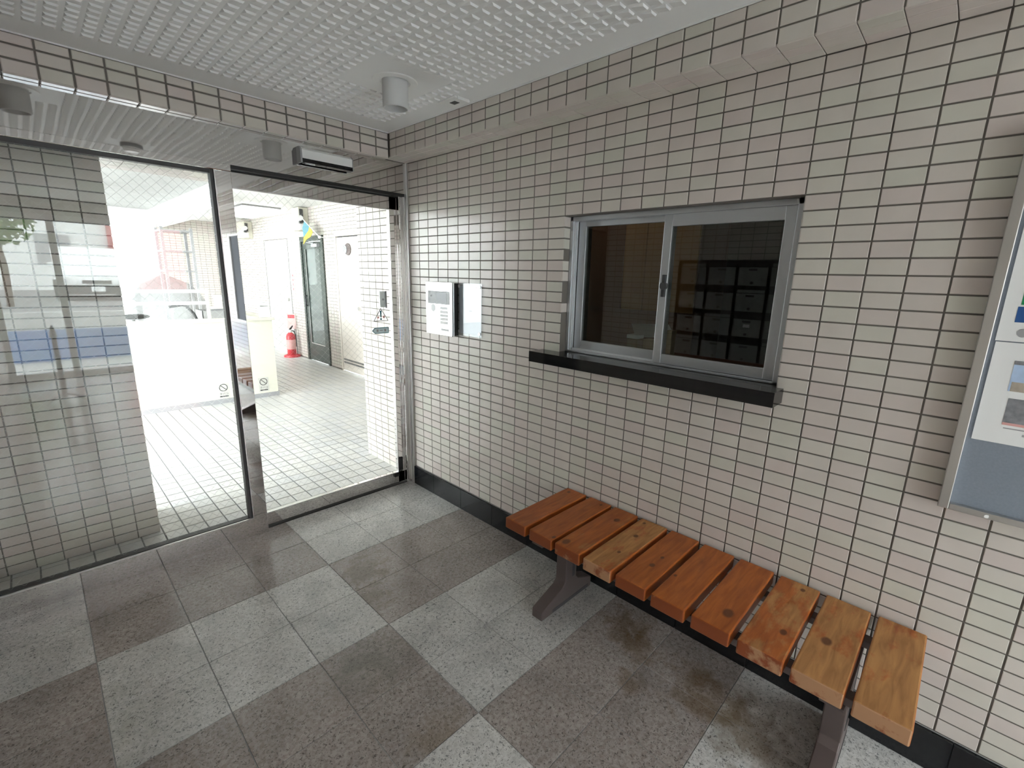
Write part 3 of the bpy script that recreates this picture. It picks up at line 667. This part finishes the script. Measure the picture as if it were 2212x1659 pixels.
# ------------------------------------------------------------------ notice board at the right edge
nb = thing('notice_board', 'grey felt notice board in a stainless steel frame on tiled wall', 'notice board', (-0.015, -3.30, 0.885))
obj('backing', B(-0.018, 0.0, -3.80, -2.80, 0.895, 1.895), 'felt', nb)
for nm, b in (('frame_side', (-0.036, 0.0, -2.806, -2.782, 0.885, 1.905)), ('frame_side', (-0.036, 0.0, -3.815, -3.79, 0.885, 1.905)), ('frame_rail', (-0.036, 0.0, -3.79, -2.806, 0.885, 0.903)), ('frame_rail', (-0.036, 0.0, -3.79, -2.806, 1.887, 1.905))):
    obj(nm, B(*b), 'satin', nb, bevel=0.002)
obj('screw', MB().cyl((-0.036, -2.885, 0.893), (-0.0385, -2.885, 0.893), 0.005, n=10), 'stickw', nb)
p1 = thing('poster', 'white poster with green and blue bands pinned at the top of the felt board', 'poster', (-0.02, -3.05, 1.375))
obj('sheet', B(-0.0215, -0.0195, -3.40, -2.815, 1.375, 1.86), 'stickw', p1)
obj('green_band', B(-0.0222, -0.0214, -3.36, -2.846, 1.47, 1.515), 'green', p1)
bl = obj('blue_band', B(-0.0222, -0.0214, -3.36, -2.842, 1.425, 1.465), 'blue', p1)
obj('pale_mark', B(-0.0228, -0.0221, -2.895, -2.862, 1.432, 1.458), 'photo1', bl)
obj('round_mark', MB().cyl((-0.0214, -2.862, 1.398), (-0.0222, -2.862, 1.398), 0.011, n=16), 'inkg', p1)
obj('rule_line', MB().box(-0.0222, -0.0214, -3.36, -2.85, 1.56, 1.563).box(-0.0222, -0.0214, -3.36, -2.85, 1.63, 1.633).box(-0.0222, -0.0214, -3.36, -2.85, 1.70, 1.703), 'inkg', p1)
p2 = thing('poster', 'white poster with two photographs pinned on felt board under the poster with green band', 'poster', (-0.02, -3.05, 1.10))
obj('sheet', B(-0.0215, -0.0195, -3.40, -2.817, 1.10, 1.372), 'stickw', p2)
obj('photo', B(-0.0222, -0.0214, -3.10, -2.862, 1.245, 1.325), 'photo1', p2)
obj('photo', B(-0.0226, -0.0214, -3.10, -2.866, 1.245, 1.270), 'photo3', p2)
obj('photo', B(-0.0226, -0.0214, -3.10, -2.862, 1.316, 1.326), 'photo2', p2)
obj('photo', B(-0.0222, -0.0214, -3.10, -2.868, 1.160, 1.226), 'photo2', p2)
obj('red_rule', B(-0.0226, -0.0214, -3.10, -2.868, 1.153, 1.160), 'pink', p2)
obj('caption', MB().box(-0.0222, -0.0214, -3.05, -2.872, 1.143, 1.146).box(-0.0222, -0.0214, -3.10, -2.91, 1.128, 1.134), 'inkg', p2)

# ------------------------------------------------------------------ ceiling fittings
def downlight(x, y, label):
    t = thing('downlight', label, 'light', (x, y, ZC - 0.11), 'ceiling downlights')
    obj('rim', MB().lathe([(0.062, 0.0), (0.066, -0.006), (0.096, -0.004), (0.098, 0.0)], (x, y, ZC), 40), 'white', t, smooth=True)
    obj('tube', MB().lathe([(0.0, 0.0), (0.056, 0.0), (0.056, -0.105), (0.053, -0.110), (0.049, -0.110), (0.047, -0.03), (0.0, -0.03)], (x, y, ZC), 40), simple('tube_grey', (0.60, 0.60, 0.60), 0.6), t, smooth=True)
    obj('lamp', MB().ell((x, y, ZC - 0.06), 0.030, 0.030, 0.035), 'white', t, smooth=True)
downlight(-0.53, -0.735, 'white tubular downlight hanging from the moulded ceiling near the right-hand beam'.replace('right-hand ', 'tiled '))
downlight(-1.69, -0.74, 'white tubular downlight over the mailboxes, mirrored in the transom')
sd = thing('smoke_detector', 'round smoke detector on the ceiling, mirrored in the steel transom', 'smoke detector', (-1.14, -1.64, ZC - 0.05))
obj('base', MB().lathe([(0.0, 0), (0.062, 0), (0.062, -0.022), (0.0, -0.022)], (-1.14, -1.64, ZC), 28), 'inkg', sd, smooth=True)
obj('chamber', MB().lathe([(0.0, -0.022), (0.05, -0.022), (0.04, -0.05), (0.0, -0.05)], (-1.14, -1.64, ZC), 28), 'stickw', sd, smooth=True)
cs = thing('ceiling_catch', 'small white ceiling plate with a dark slot beside the tiled beam', 'ceiling plate', (-0.215, -0.75, ZC - 0.012))
obj('plate', B(-0.262, -0.168, -0.815, -0.685, ZC - 0.008, ZC), 'white', cs, bevel=0.002)
obj('lip', B(-0.250, -0.180, -0.822, -0.815, ZC - 0.013, ZC), 'white', cs)
obj('slot', B(-0.232, -0.202, -0.775, -0.735, ZC - 0.0095, ZC - 0.0075), 'dark', cs)
ds = thing('door_sensor', 'slim white automatic door sensor with black lens strip on the mirrored transom', 'sensor', (-0.53, 0.0, 2.08))
obj('body', MB().prism([(-0.025, 2.092), (-0.025, 2.135), (-0.005, 2.150), (0.029, 2.150), (0.029, 2.080), (-0.010, 2.078)], 0, -0.668, -0.388), 'white', ds, bevel=0.002)
obj('lens_strip', MB().prism([(-0.0258, 2.072), (-0.0258, 2.092), (0.01, 2.079), (0.01, 2.070)], 0, -0.668, -0.388), 'screen', ds)
obj('end_cap', MB().prism([(-0.027, 2.07), (-0.027, 2.137), (-0.004, 2.152), (0.029, 2.152), (0.029, 2.07)], 0, -0.678, -0.668), 'inkg', ds, bevel=0.001)
obj('end_cap', MB().prism([(-0.027, 2.07), (-0.027, 2.137), (-0.004, 2.152), (0.029, 2.152), (0.029, 2.07)], 0, -0.388, -0.384), 'inkg', ds, bevel=0.001)

# ------------------------------------------------------------------ stickers on the sliding door
ws = thing('warning_sticker', 'white triangular warning sticker with teal exclamation mark on the glass door', 'sticker', (-0.18, 0.0995, 1.19))
tri = lambda cx, cz, r0: [(cx - r0, cz), (cx + r0, cz), (cx, cz + r0 * 1.72)]
y0, y1 = 0.0985, 0.1005
mb = MB()
for (a, b) in (((-0.232, 1.194), (-0.128, 1.194)), ((-0.128, 1.194), (-0.18, 1.276)), ((-0.18, 1.276), (-0.232, 1.194))):
    d = Vector((b[0] - a[0], b[1] - a[1])).normalized() * 0.0022; n = (-d.y, d.x)
    mb.prism([(a[0] - n[0], a[1] - n[1]), (b[0] - n[0], b[1] - n[1]), (b[0] + n[0], b[1] + n[1]), (a[0] + n[0], a[1] + n[1])], 1, y0, y1)
obj('border', mb, 'inkg', ws)
obj('exclamation_mark', MB().prism([(-0.1865, 1.262), (-0.1735, 1.262), (-0.1765, 1.217), (-0.1835, 1.217)], 1, y0, y1).cyl((-0.18, y0, 1.206), (-0.18, y1, 1.206), 0.0065, n=14), 'teal', ws)
obj('red_mark', B(-0.206, -0.194, y0, y1, 1.211, 1.224), 'pink', ws)
obj('red_mark', B(-0.166, -0.152, y0, y1, 1.213, 1.227), 'pink', ws)
ar = thing('arrow_sticker', 'pale arrow shaped sticker with dark teal outline on glass door below the triangle', 'sticker', (-0.187, 0.0995, 1.11))
pts = [(-0.246, 1.130), (-0.226, 1.149), (-0.128, 1.149), (-0.128, 1.112), (-0.226, 1.112)]
obj('field', MB().prism(pts, 1, 0.0995, 0.1005), simple('pale_cyan', (0.62, 0.75, 0.78), 0.5), ar)
mb = MB()
for a, b in zip(pts, pts[1:] + pts[:1]):
    d = Vector((b[0] - a[0], b[1] - a[1])).normalized() * 0.0022; n = (-d.y, d.x)
    mb.prism([(a[0] - n[0], a[1] - n[1]), (b[0] - n[0], b[1] - n[1]), (b[0] + n[0], b[1] + n[1]), (a[0] + n[0], a[1] + n[1])], 1, 0.0985, 0.0995)
obj('outline', mb, 'teal', ar)
obj('marking', MB().box(-0.216, -0.202, 0.0985, 0.0995, 1.122, 1.138).box(-0.193, -0.171, 0.0985, 0.0995, 1.128, 1.133).box(-0.160, -0.146, 0.0985, 0.0995, 1.122, 1.139), 'inkg', ar)
hb = thing('door_box', 'flat pale box with a round button fixed on the glass door above the triangle', 'door box', (-0.155, 0.113, 1.28))
obj('body', B(-0.176, -0.136, 0.109, 0.125, 1.283, 1.388), 'stickw', hb, bevel=0.003)
obj('edge_strip', B(-0.140, -0.132, 0.098, 0.109, 1.278, 1.390), 'inkg', hb)
obj('button', MB().cyl((-0.158, 0.1011, 1.335), (-0.158, 0.0985, 1.335), 0.007, n=14), 'inkg', hb)

# ------------------------------------------------------------------ hallway things
hl = thing('ceiling_light', 'lit white fluorescent ceiling light with rounded diffuser in the hallway', 'light', (0.98, 6.35, 2.40))
obj('diffuser', B(0.72, 1.22, 5.75, 7.0, 2.405, 2.475), 'lamp', hl, bevel=0.03, seg=3)
obj('tray', B(0.69, 1.25, 5.70, 7.05, 2.475, 2.50), 'inkg', hl)
def wall_box(y0, y1, z0, z1, label):
    t = thing('wall_box', label, 'wall box', (1.40, (y0 + y1) / 2, z0))
    obj('case', B(1.335, 1.478, y0, y1, z0, z1), 'beige', t, bevel=0.004)
    obj('bracket', MB().box(1.345, 1.395, y0 - 0.02, y0, z0 + 0.12, z1 - 0.03).box(1.32, 1.36, y0 - 0.05, y0, z0 + 0.10, z0 + 0.14), 'dark', t)
    obj('camera_head', MB().cyl((1.335, y0 - 0.075, z0 + 0.185), (1.335, y0 - 0.005, z0 + 0.165), 0.038, n=16), 'stickw', t)
    obj('lower_cover', B(1.34, 1.40, y0 - 0.012, y0, z0 + 0.005, z0 + 0.10), 'stickw', t)
wall_box(5.22, 5.50, 2.14, 2.49, 'beige box with white camera head high on tiled wall above the green door')
wall_box(7.95, 8.45, 2.12, 2.43, 'beige box with camera head high on tiled wall beyond the flush grey door')
fg = thing('flag', 'small blue and yellow flag hanging from a thin white pole over the green door', 'flag', (1.38, 4.85, 1.93))
P0, P1 = Vector((1.30, 4.43, 2.004)), Vector((1.30, 4.98, 2.285))
obj('pole', MB().cyl(P0, P1, 0.006, n=8), 'stickw', fg)
obj('finial', MB().ell(P0, 0.022, 0.022, 0.022, 12, 8), 'stickw', fg, smooth=True)
obj('pole_bracket', MB().cyl(P0, (1.481, 4.43, 2.004), 0.006, n=8), 'stickw', fg)
def cloth(name, poly, mat):
    mb = MB(); mb.prism(poly, 0, 1.297, 1.303); return obj(name, mb, mat, fg)
cloth('blue_field', [(4.93, 2.262), (4.76, 2.168), (4.80, 2.11), (5.00, 2.02), (5.02, 2.16)], 'flagb')
cloth('yellow_field', [(4.76, 2.168), (4.70, 2.135), (4.66, 2.08), (4.74, 2.02), (4.90, 1.985), (5.03, 1.915), (5.00, 2.02), (4.80, 2.11)], 'flagy')
for (ya, yb, za, zb_, lab) in ((5.72, 5.95, 1.62, 1.92, 'white paper notice taped high on the tiles beside the green door'), (5.68, 5.93, 0.98, 1.36, 'white paper notice taped low on the tiles beside the green door')):
    t = thing('paper_notice', lab, 'notice', (1.477, (ya + yb) / 2, za))
    obj('sheet', B(1.4765, 1.4785, ya, yb, za, zb_), 'stickw', t)
    obj('text_line', MB().box(1.4758, 1.4766, ya + 0.03, yb - 0.03, zb_ - 0.06, zb_ - 0.045).box(1.4758, 1.4766, ya + 0.03, yb - 0.05, zb_ - 0.10, zb_ - 0.09).box(1.4758, 1.4766, ya + 0.03, yb - 0.03, zb_ - 0.14, zb_ - 0.13), 'inkg', t)
t = thing('red_text_strip', 'narrow pale strip with red characters on the tiles by the grey door', 'notice', (1.477, 6.06, 1.10))
obj('strip', B(1.4765, 1.4785, 6.02, 6.10, 1.10, 1.48), simple('pale_pink', (0.70, 0.58, 0.54), 0.6), t)
for zc in (1.41, 1.33, 1.25, 1.17): obj('red_character', B(1.4758, 1.4766, 6.04, 6.08, zc, zc + 0.04), 'red', t)
fx = thing('fire_extinguisher', 'red fire extinguisher standing in a red base by the hallway doors', 'fire extinguisher', (1.34, 6.04, 0.0))
obj('cylinder', MB().lathe([(0.0, 0.035), (0.068, 0.035), (0.075, 0.05), (0.075, 0.36), (0.065, 0.40), (0.028, 0.435), (0.0, 0.435)], (1.335, 6.0, 0), 24), 'red', fx, smooth=True)
obj('label', MB().lathe([(0.0757, 0.14), (0.0762, 0.141), (0.0762, 0.31), (0.0757, 0.311)], (1.335, 6.0, 0), 24), 'pink', fx, smooth=True)
obj('valve', MB().cyl((1.335, 6.0, 0.43), (1.335, 6.0, 0.475), 0.018).box(1.325, 1.345, 5.97, 6.03, 0.47, 0.485), 'stickw', fx)
obj('lever', MB().prism([(1.32, 0.48), (1.32, 0.50), (1.38, 0.56), (1.385, 0.545), (1.345, 0.48)], 1, 5.99, 6.01), 'black', fx)
obj('hose', MB().tube([(1.335, 6.0, 0.465), (1.39, 5.99, 0.46), (1.41, 5.985, 0.40), (1.41, 5.985, 0.18)], 0.010), 'black', fx)
fs = thing('extinguisher_stand', 'red floor stand with pale pink sign on thin posts behind the extinguisher', 'stand', (1.34, 6.06, 0.0))
obj('base', MB().lathe([(0.0, 0.0), (0.135, 0.0), (0.13, 0.03), (0.085, 0.045), (0.085, 0.034), (0.0, 0.034)], (1.335, 6.0, 0), 28), 'redp', fs, smooth=True)
obj('post', MB().cyl((1.375, 6.105, 0.02), (1.375, 6.105, 0.50), 0.008), 'inkg', fs); obj('post', MB().cyl((1.445, 6.04, 0.01), (1.445, 6.04, 0.50), 0.008), 'inkg', fs)
sg = obj('sign', MB().prism([(1.345, 6.125), (1.455, 6.025), (1.449, 6.019), (1.339, 6.119)], 2, 0.49, 0.76), simple('sign_pink', (0.72, 0.48, 0.46), 0.5), fs)
obj('sign_text', MB().prism([(1.352, 6.108), (1.438, 6.030), (1.4365, 6.0285), (1.3505, 6.1065)], 2, 0.68, 0.74), 'red', sg)
def smoking(x0, z0, label):
    t = thing('no_smoking_sign', label, 'sign', (x0 + 0.057, 3.309, z0))
    obj('sheet', B(x0, x0 + 0.115, 3.307, 3.3095, z0, z0 + 0.175), simple('sheet_grey', (0.62, 0.61, 0.56), 0.6), t)
    cx, cz, r = x0 + 0.0575, z0 + 0.122, 0.043
    ring = MB()
    for k in range(28):
        a, b = 2 * math.pi * k / 28, 2 * math.pi * (k + 1) / 28
        ring.prism([(cx + r * math.cos(a), cz + r * math.sin(a)), (cx + r * math.cos(b), cz + r * math.sin(b)), (cx + (r - .007) * math.cos(b), cz + (r - .007) * math.sin(b)), (cx + (r - .007) * math.cos(a), cz + (r - .007) * math.sin(a))], 1, 3.3055, 3.3072)
    ring.prism([(cx - 0.032, cz + 0.028), (cx - 0.027, cz + 0.033), (cx + 0.032, cz - 0.026), (cx + 0.027, cz - 0.031)], 1, 3.3055, 3.3072)
    obj('prohibition_ring', ring, 'inkd', t)
    cu = bpy.data.curves.new('lettering', 'FONT'); cu.body = '\u30bf\u30d0\u30b3'; cu.size = 0.030; cu.align_x = 'CENTER'; cu.extrude = 0.0004
    cu.materials.append(MT['inkd']); t0 = bpy.data.objects.new('text_source', cu); COL.objects.link(t0)
    me = bpy.data.meshes.new_from_object(t0.evaluated_get(bpy.context.evaluated_depsgraph_get())); bpy.data.objects.remove(t0)
    tx = bpy.data.objects.new('lettering', me); COL.objects.link(tx); tx.parent = t
    tx.location = Vector((cx, 3.3066, z0 + 0.040)) - WPOS[t.name]; tx.rotation_euler = (math.pi / 2, 0, 0)
    obj('small_print', MB().box(cx - 0.042, cx - 0.014, 3.3058, 3.3072, z0 + 0.014, z0 + 0.027).box(cx - 0.010, cx + 0.004, 3.3058, 3.3072, z0 + 0.014, z0 + 0.027).box(cx + 0.008, cx + 0.042, 3.3058, 3.3072, z0 + 0.014, z0 + 0.027), 'inkd', t)
smoking(-0.035, 0.068, 'grey no smoking sign with slashed circle near the corner of the cream parapet')
smoking(-0.456, 0.058, 'grey no smoking sign low on the parapet, seen through the fixed pane')

# ------------------------------------------------------------------ bicycle yard
def wheel(mb, c, r, n=24):
    for k in range(n):
        a, b = 2 * math.pi * k / n, 2 * math.pi * (k + 1) / n
        mb.cyl((c[0] + r * math.cos(a), c[1], c[2] + r * math.sin(a)), (c[0] + r * math.cos(b), c[1], c[2] + r * math.sin(b)), 0.018, n=6)
    return mb
def spokes(c, r, n=14):
    mb = MB()
    for k in range(n):
        a = 2 * math.pi * k / n; mb.cyl(c, (c[0] + r * math.cos(a), c[1], c[2] + r * math.sin(a)), 0.002, n=4)
    return mb
bk = thing('bicycle', 'dark city bicycle parked in the bright yard behind the low parapet', 'bicycle', (-0.75, 3.9, 0.0))
yb = 3.9
for cx in (-1.22, -0.25):
    wl_ = obj('wheel', wheel(MB(), (cx, yb, 0.34), 0.32), 'tyre', bk); obj('spokes', spokes((cx, yb, 0.34), 0.31), 'satin', wl_)
obj('frame', MB().tube([(-1.22, yb, 0.34), (-0.82, yb, 0.32), (-0.42, yb, 0.80), (-0.98, yb, 0.62), (-1.22, yb, 0.34)], 0.017).tube([(-0.82, yb, 0.32), (-0.98, yb, 0.62), (-1.03, yb, 0.93)], 0.017), 'dark', bk)
obj('fork', MB().tube([(-0.25, yb, 0.34), (-0.38, yb, 0.72), (-0.47, yb, 0.98), (-0.53, yb, 1.06)], 0.016), 'dark', bk)
obj('handlebar', MB().tube([(-0.74, yb - 0.26, 1.08), (-0.62, yb - 0.25, 1.10), (-0.53, yb - 0.06, 1.07), (-0.53, yb + 0.06, 1.07), (-0.62, yb + 0.25, 1.10), (-0.74, yb + 0.26, 1.08)], 0.014), 'dark', bk)
obj('saddle', MB().ell((-1.02, yb, 0.965), 0.14, 0.09, 0.03, 16, 8), 'black', bk, smooth=True)
obj('basket', MB().box(-0.42, -0.12, yb - 0.16, yb + 0.16, 0.78, 0.80).box(-0.42, -0.41, yb - 0.16, yb + 0.16, 0.78, 1.02).box(-0.13, -0.12, yb - 0.16, yb + 0.16, 0.78, 1.02).box(-0.42, -0.12, yb - 0.16, yb - 0.15, 0.78, 1.02).box(-0.42, -0.12, yb + 0.15, yb + 0.16, 0.78, 1.02), 'inkg', bk)
sc2 = thing('covered_scooter', 'scooter under a rounded grey cover parked against the far yard wall', 'scooter', (-0.15, 6.6, 0.0))
mb = MB(); n, m = 22, 9
for j in range(m + 1):
    s = j / m
    for k in range(n):
        t = 2 * math.pi * k / n; rr = (1 - s ** 2.6) ** 0.5 if s < 1 else 0.02
        mb.v.append((-0.15 + 0.62 * rr * math.cos(t) - 0.12 * s, 6.6 + 0.33 * rr * math.sin(t), 0.02 + 1.38 * s + 0.03 * math.sin(5 * t) * (1 - s)))
for j in range(m):
    for k in range(n):
        k2 = (k + 1) % n; mb.f.append((j * n + k, j * n + k2, (j + 1) * n + k2, (j + 1) * n + k)); mb.t.append(0.5)
obj('cover', mb, 'tank', sc2, smooth=True)
obj('wheel', wheel(MB(), (-0.62, 6.6, 0.22), 0.20, 16), 'tyre', sc2); obj('wheel', wheel(MB(), (0.32, 6.6, 0.22), 0.20, 16), 'tyre', sc2)
struct('pillar', B(-1.32, -1.04, 6.2, 6.5, 0, 2.7), simple('pillar_grey', (0.25, 0.25, 0.25), 0.8))
rk = thing('shelf_rack', 'grey steel shelf rack standing at the far end of the bright yard', 'rack', (-0.42, 4.9, 0.0))
for x, y in ((-0.53, 4.75), (-0.53, 5.1), (-0.22, 4.75), (-0.22, 5.1)): obj('upright', B(x - 0.015, x + 0.015, y - 0.015, y + 0.015, 0, 2.0), 'inkg', rk)
for z in (0.3, 0.75, 1.2, 1.45, 1.7, 1.95): obj('shelf', B(-0.54, -0.21, 4.73, 5.12, z, z + 0.02), 'inkg', rk)
yw = struct('wall_yard', B(-9, 0.2, 9.6, 9.8, -0.05, 2.7), 'white')
struct('ground', B(-30, 30, -13.0, 40, -0.3, -0.045), 'concrete')

# ------------------------------------------------------------------ what the glass mirrors: mailboxes, tripod, street
mbk = thing('mailbox_bank', 'dark framed bank of grey steel mailboxes on the opposite wall, mirrored in the window', 'mailboxes', (-2.09, -1.45, 0.86))
obj('frame', B(-2.103, -2.074, -2.09, -0.82, 0.845, 1.685), 'mailframe', mbk)
FONTN = 0
for r_ in range(4):
    for c_ in range(5):
        ya = -0.845 - 0.245 * c_; zt = 1.668 - 0.205 * r_
        b = obj('mailbox_door', B(-2.074, -2.066, ya - 0.218, ya, zt - 0.178, zt - 0.035), 'mailbox', mbk, bevel=0.002)
        obj('flap', B(-2.074, -2.069, ya - 0.214, ya - 0.004, zt - 0.030, zt - 0.006), 'dark' if (r_ + c_) % 3 else 'mailbox', b)
        obj('name_plate', B(-2.066, -2.0652, ya - 0.14, ya - 0.075, zt - 0.062, zt - 0.046), 'inkd', b)
        obj('dial', MB().cyl((-2.066, ya - 0.11, zt - 0.155), (-2.056, ya - 0.11, zt - 0.155), 0.011, n=12), 'dark', b)
        if (r_, c_) == (2, 2): obj('white_label', B(-2.066, -2.0648, ya - 0.135, ya - 0.085, zt - 0.10, zt - 0.075), 'stickw', b)
tp = thing('tripod', 'dark tripod stand with spread feet mirrored in the fixed glass pane', 'tripod', (-1.66, -4.33, 0.0))
obj('column', MB().cyl((-1.66, -4.33, 0.06), (-1.66, -4.33, 0.74), 0.024, 0.020), 'dark', tp, smooth=True)
obj('head', MB().lathe([(0.0, 0.86), (0.012, 0.85), (0.03, 0.76), (0.032, 0.73), (0.0, 0.73)], (-1.66, -4.33, 0), 16), 'dark', tp, smooth=True)
for a in (0.4, 2.5, 4.6): obj('leg', MB().tube([(-1.66, -4.33, 0.10), (-1.66 + 0.10 * math.cos(a), -4.33 + 0.10 * math.sin(a), 0.07), (-1.66 + 0.19 * math.cos(a), -4.33 + 0.19 * math.sin(a), 0.008)], 0.010), 'dark', tp)
for z in (0.25, 0.5): obj('collar', MB().cyl((-1.66, -4.33, z), (-1.66, -4.33, z + 0.02), 0.028), 'black', tp)
struct('street', B(-30, 30, -40, -13.0, -0.3, 0.38), 'asphalt')
struct('kerb', B(-30, 30, -13.05, -12.8, -0.2, 0.40), 'concrete')
bt = thing('blue_board', 'low blue board lying across the forecourt, mirrored in the glass', 'board', (-1.2, -7.9, -0.045))
obj('panel', B(-2.2, -0.2, -7.95, -7.9, -0.045, 0.46), 'bluetarp', bt)
car = thing('car', 'white van parked across the street, mirrored in the fixed glass pane', 'car', (-0.2, -19.5, 0.38))
prof = [(-21.6, 0.72), (-21.6, 1.35), (-21.45, 2.02), (-21.2, 2.1), (-19.75, 2.1), (-19.35, 1.98), (-18.55, 1.42), (-18.0, 1.22), (-17.85, 1.0), (-17.85, 0.72)]
obj('body', MB().prism(prof, 0, -1.05, 0.65), 'carw', car, bevel=0.06, seg=3)
obj('windscreen', MB().prism([(-19.36, 1.955), (-19.33, 1.945), (-18.62, 1.46), (-18.66, 1.455)], 0, -0.92, 0.52), 'carglass', car)
obj('bumper', B(-1.07, 0.67, -18.0, -17.80, 0.60, 0.88), 'dark', car, bevel=0.03)
obj('grille', B(-0.55, 0.15, -17.87, -17.83, 0.93, 1.03), 'dark', car)
obj('number_plate', B(-0.365, -0.035, -17.81, -17.78, 0.68, 0.84), 'stickw', car)
for x in (-0.92, 0.52): obj('headlight', B(x - 0.11, x + 0.11, -17.9, -17.84, 0.95, 1.12), 'stickw', car, bevel=0.02)
for x in (-1.03, 0.63):
    for y in (-18.55, -20.9): obj('wheel', MB().cyl((x - 0.1, y, 0.68), (x + 0.1, y, 0.68), 0.30, n=20), 'tyre', car)
for x in (-1.16, 0.76): obj('side_mirror', B(x - 0.09, x + 0.09, -18.75, -18.68, 1.42, 1.56), 'carw', car, bevel=0.02)
bw = thing('building', 'white building with red side wall across the street, mirrored in glass', 'building', (0, -27, 0.38))
obj('wall', B(-9, 1.1, -30, -27, 0.38, 9.0), 'white', bw); obj('side_wall', B(1.1, 5.0, -30, -26.8, 0.38, 7.0), 'redbldg', bw)
for k in range(4):
    for q in range(3): obj('window', B(-7.6 + 2.1 * k, -6.5 + 2.1 * k, -27.03, -26.97, 1.5 + 2.4 * q, 2.8 + 2.4 * q), 'inkg', bw)
tr = thing('tree', 'small leafy green tree beside the street, mirrored in the glass', 'tree', (-2.15, -15.6, 0.38))
obj('trunk', MB().tube([(-2.15, -15.6, 0.38), (-2.12, -15.6, 1.4), (-2.2, -15.55, 2.4)], 0.07), 'bark', tr)
mb = MB()
for k in range(900):
    u = random.uniform(-1, 1); t = random.uniform(0, 6.283); s = random.random() ** 0.4; q = math.sqrt(1 - u * u)
    c = Vector((-2.15 + 0.75 * s * q * math.cos(t), -15.6 + 0.75 * s * q * math.sin(t), 2.65 + 0.75 * s * u))
    a = Vector((random.gauss(0, 1), random.gauss(0, 1), random.gauss(0, 1))).normalized(); b = a.orthogonal().normalized() * 0.05; a *= 0.09
    mb.quad(c - a, c - b, c + a, c + b)
f = obj('foliage', mb, 'leaf', tr); f['kind'] = 'stuff'

# ------------------------------------------------------------------ office interior, seen dimly through the window
cb = thing('cupboard', 'orange wooden cupboard seen dimly through the top of the reception window', 'cupboard', (1.4, -1.05, 0))
obj('carcass', B(1.25, 1.7, -1.42, -0.55, 0.0, 2.35), 'brownw', cb)
for a, b, m in ((-0.85, -0.56, 'brownw'), (-1.03, -0.858, 'orange'), (-1.41, -1.038, 'orange')): obj('door', B(1.235, 1.25, a - 0.0, b, 1.30, 2.33) if a < b else B(1.235, 1.25, b, a, 1.30, 2.33), m, cb)
dk = thing('desk', 'red brown wooden counter top inside the reception window', 'desk', (0.45, -1.8, 0.0))
obj('top', B(0.15, 0.85, -2.4, -1.2, 1.06, 1.09), simple('red_brown', (0.30, 0.10, 0.06), 0.35), dk); obj('panel', B(0.80, 0.84, -2.4, -1.2, 0.0, 1.06), 'brownw', dk)
bx = thing('tin', 'ochre tin with a white lid on the counter behind the window', 'tin', (0.30, -1.545, 1.09))
obj('body', B(0.27, 0.33, -1.575, -1.517, 1.09, 1.220), simple('ochre', (0.30, 0.21, 0.10), 0.5), bx, bevel=0.004); obj('lid', B(0.268, 0.332, -1.577, -1.515, 1.220, 1.240), 'stickw', bx, bevel=0.003)
for (a, b, zt, lab) in ((-1.665, -1.605, 1.225, 'pale wooden block on the counter beside the ochre tin'), (-1.752, -1.718, 1.278, 'tall pale wooden block on counter behind the sliding sash')):
    t = thing('wood_block', lab, 'block', (0.30, (a + b) / 2, 1.09)); obj('block', B(0.275, 0.325, a, b, 1.09, zt), 'pine', t, bevel=0.002)
pp = thing('paper_pad', 'white paper pad propped up on the counter inside the window', 'paper', (0.5, -1.6, 1.09))
obj('sheet', MB().prism([(-1.43, 1.20), (-1.40, 1.27), (-1.62, 1.285), (-1.66, 1.22)], 0, 0.50, 0.503), 'stickw', pp)
obj('support', B(0.503, 0.52, -1.6, -1.44, 1.09, 1.24), 'brownw', pp)
ol = bpy.data.lights.new('office_lamp', 'POINT'); ol.energy = 1.6; ol.color = (1.0, 0.80, 0.55); ol.shadow_soft_size = 0.12
oo = bpy.data.objects.new('office_lamp', ol); COL.objects.link(oo); oo.location = (0.75, -0.9, 2.25)
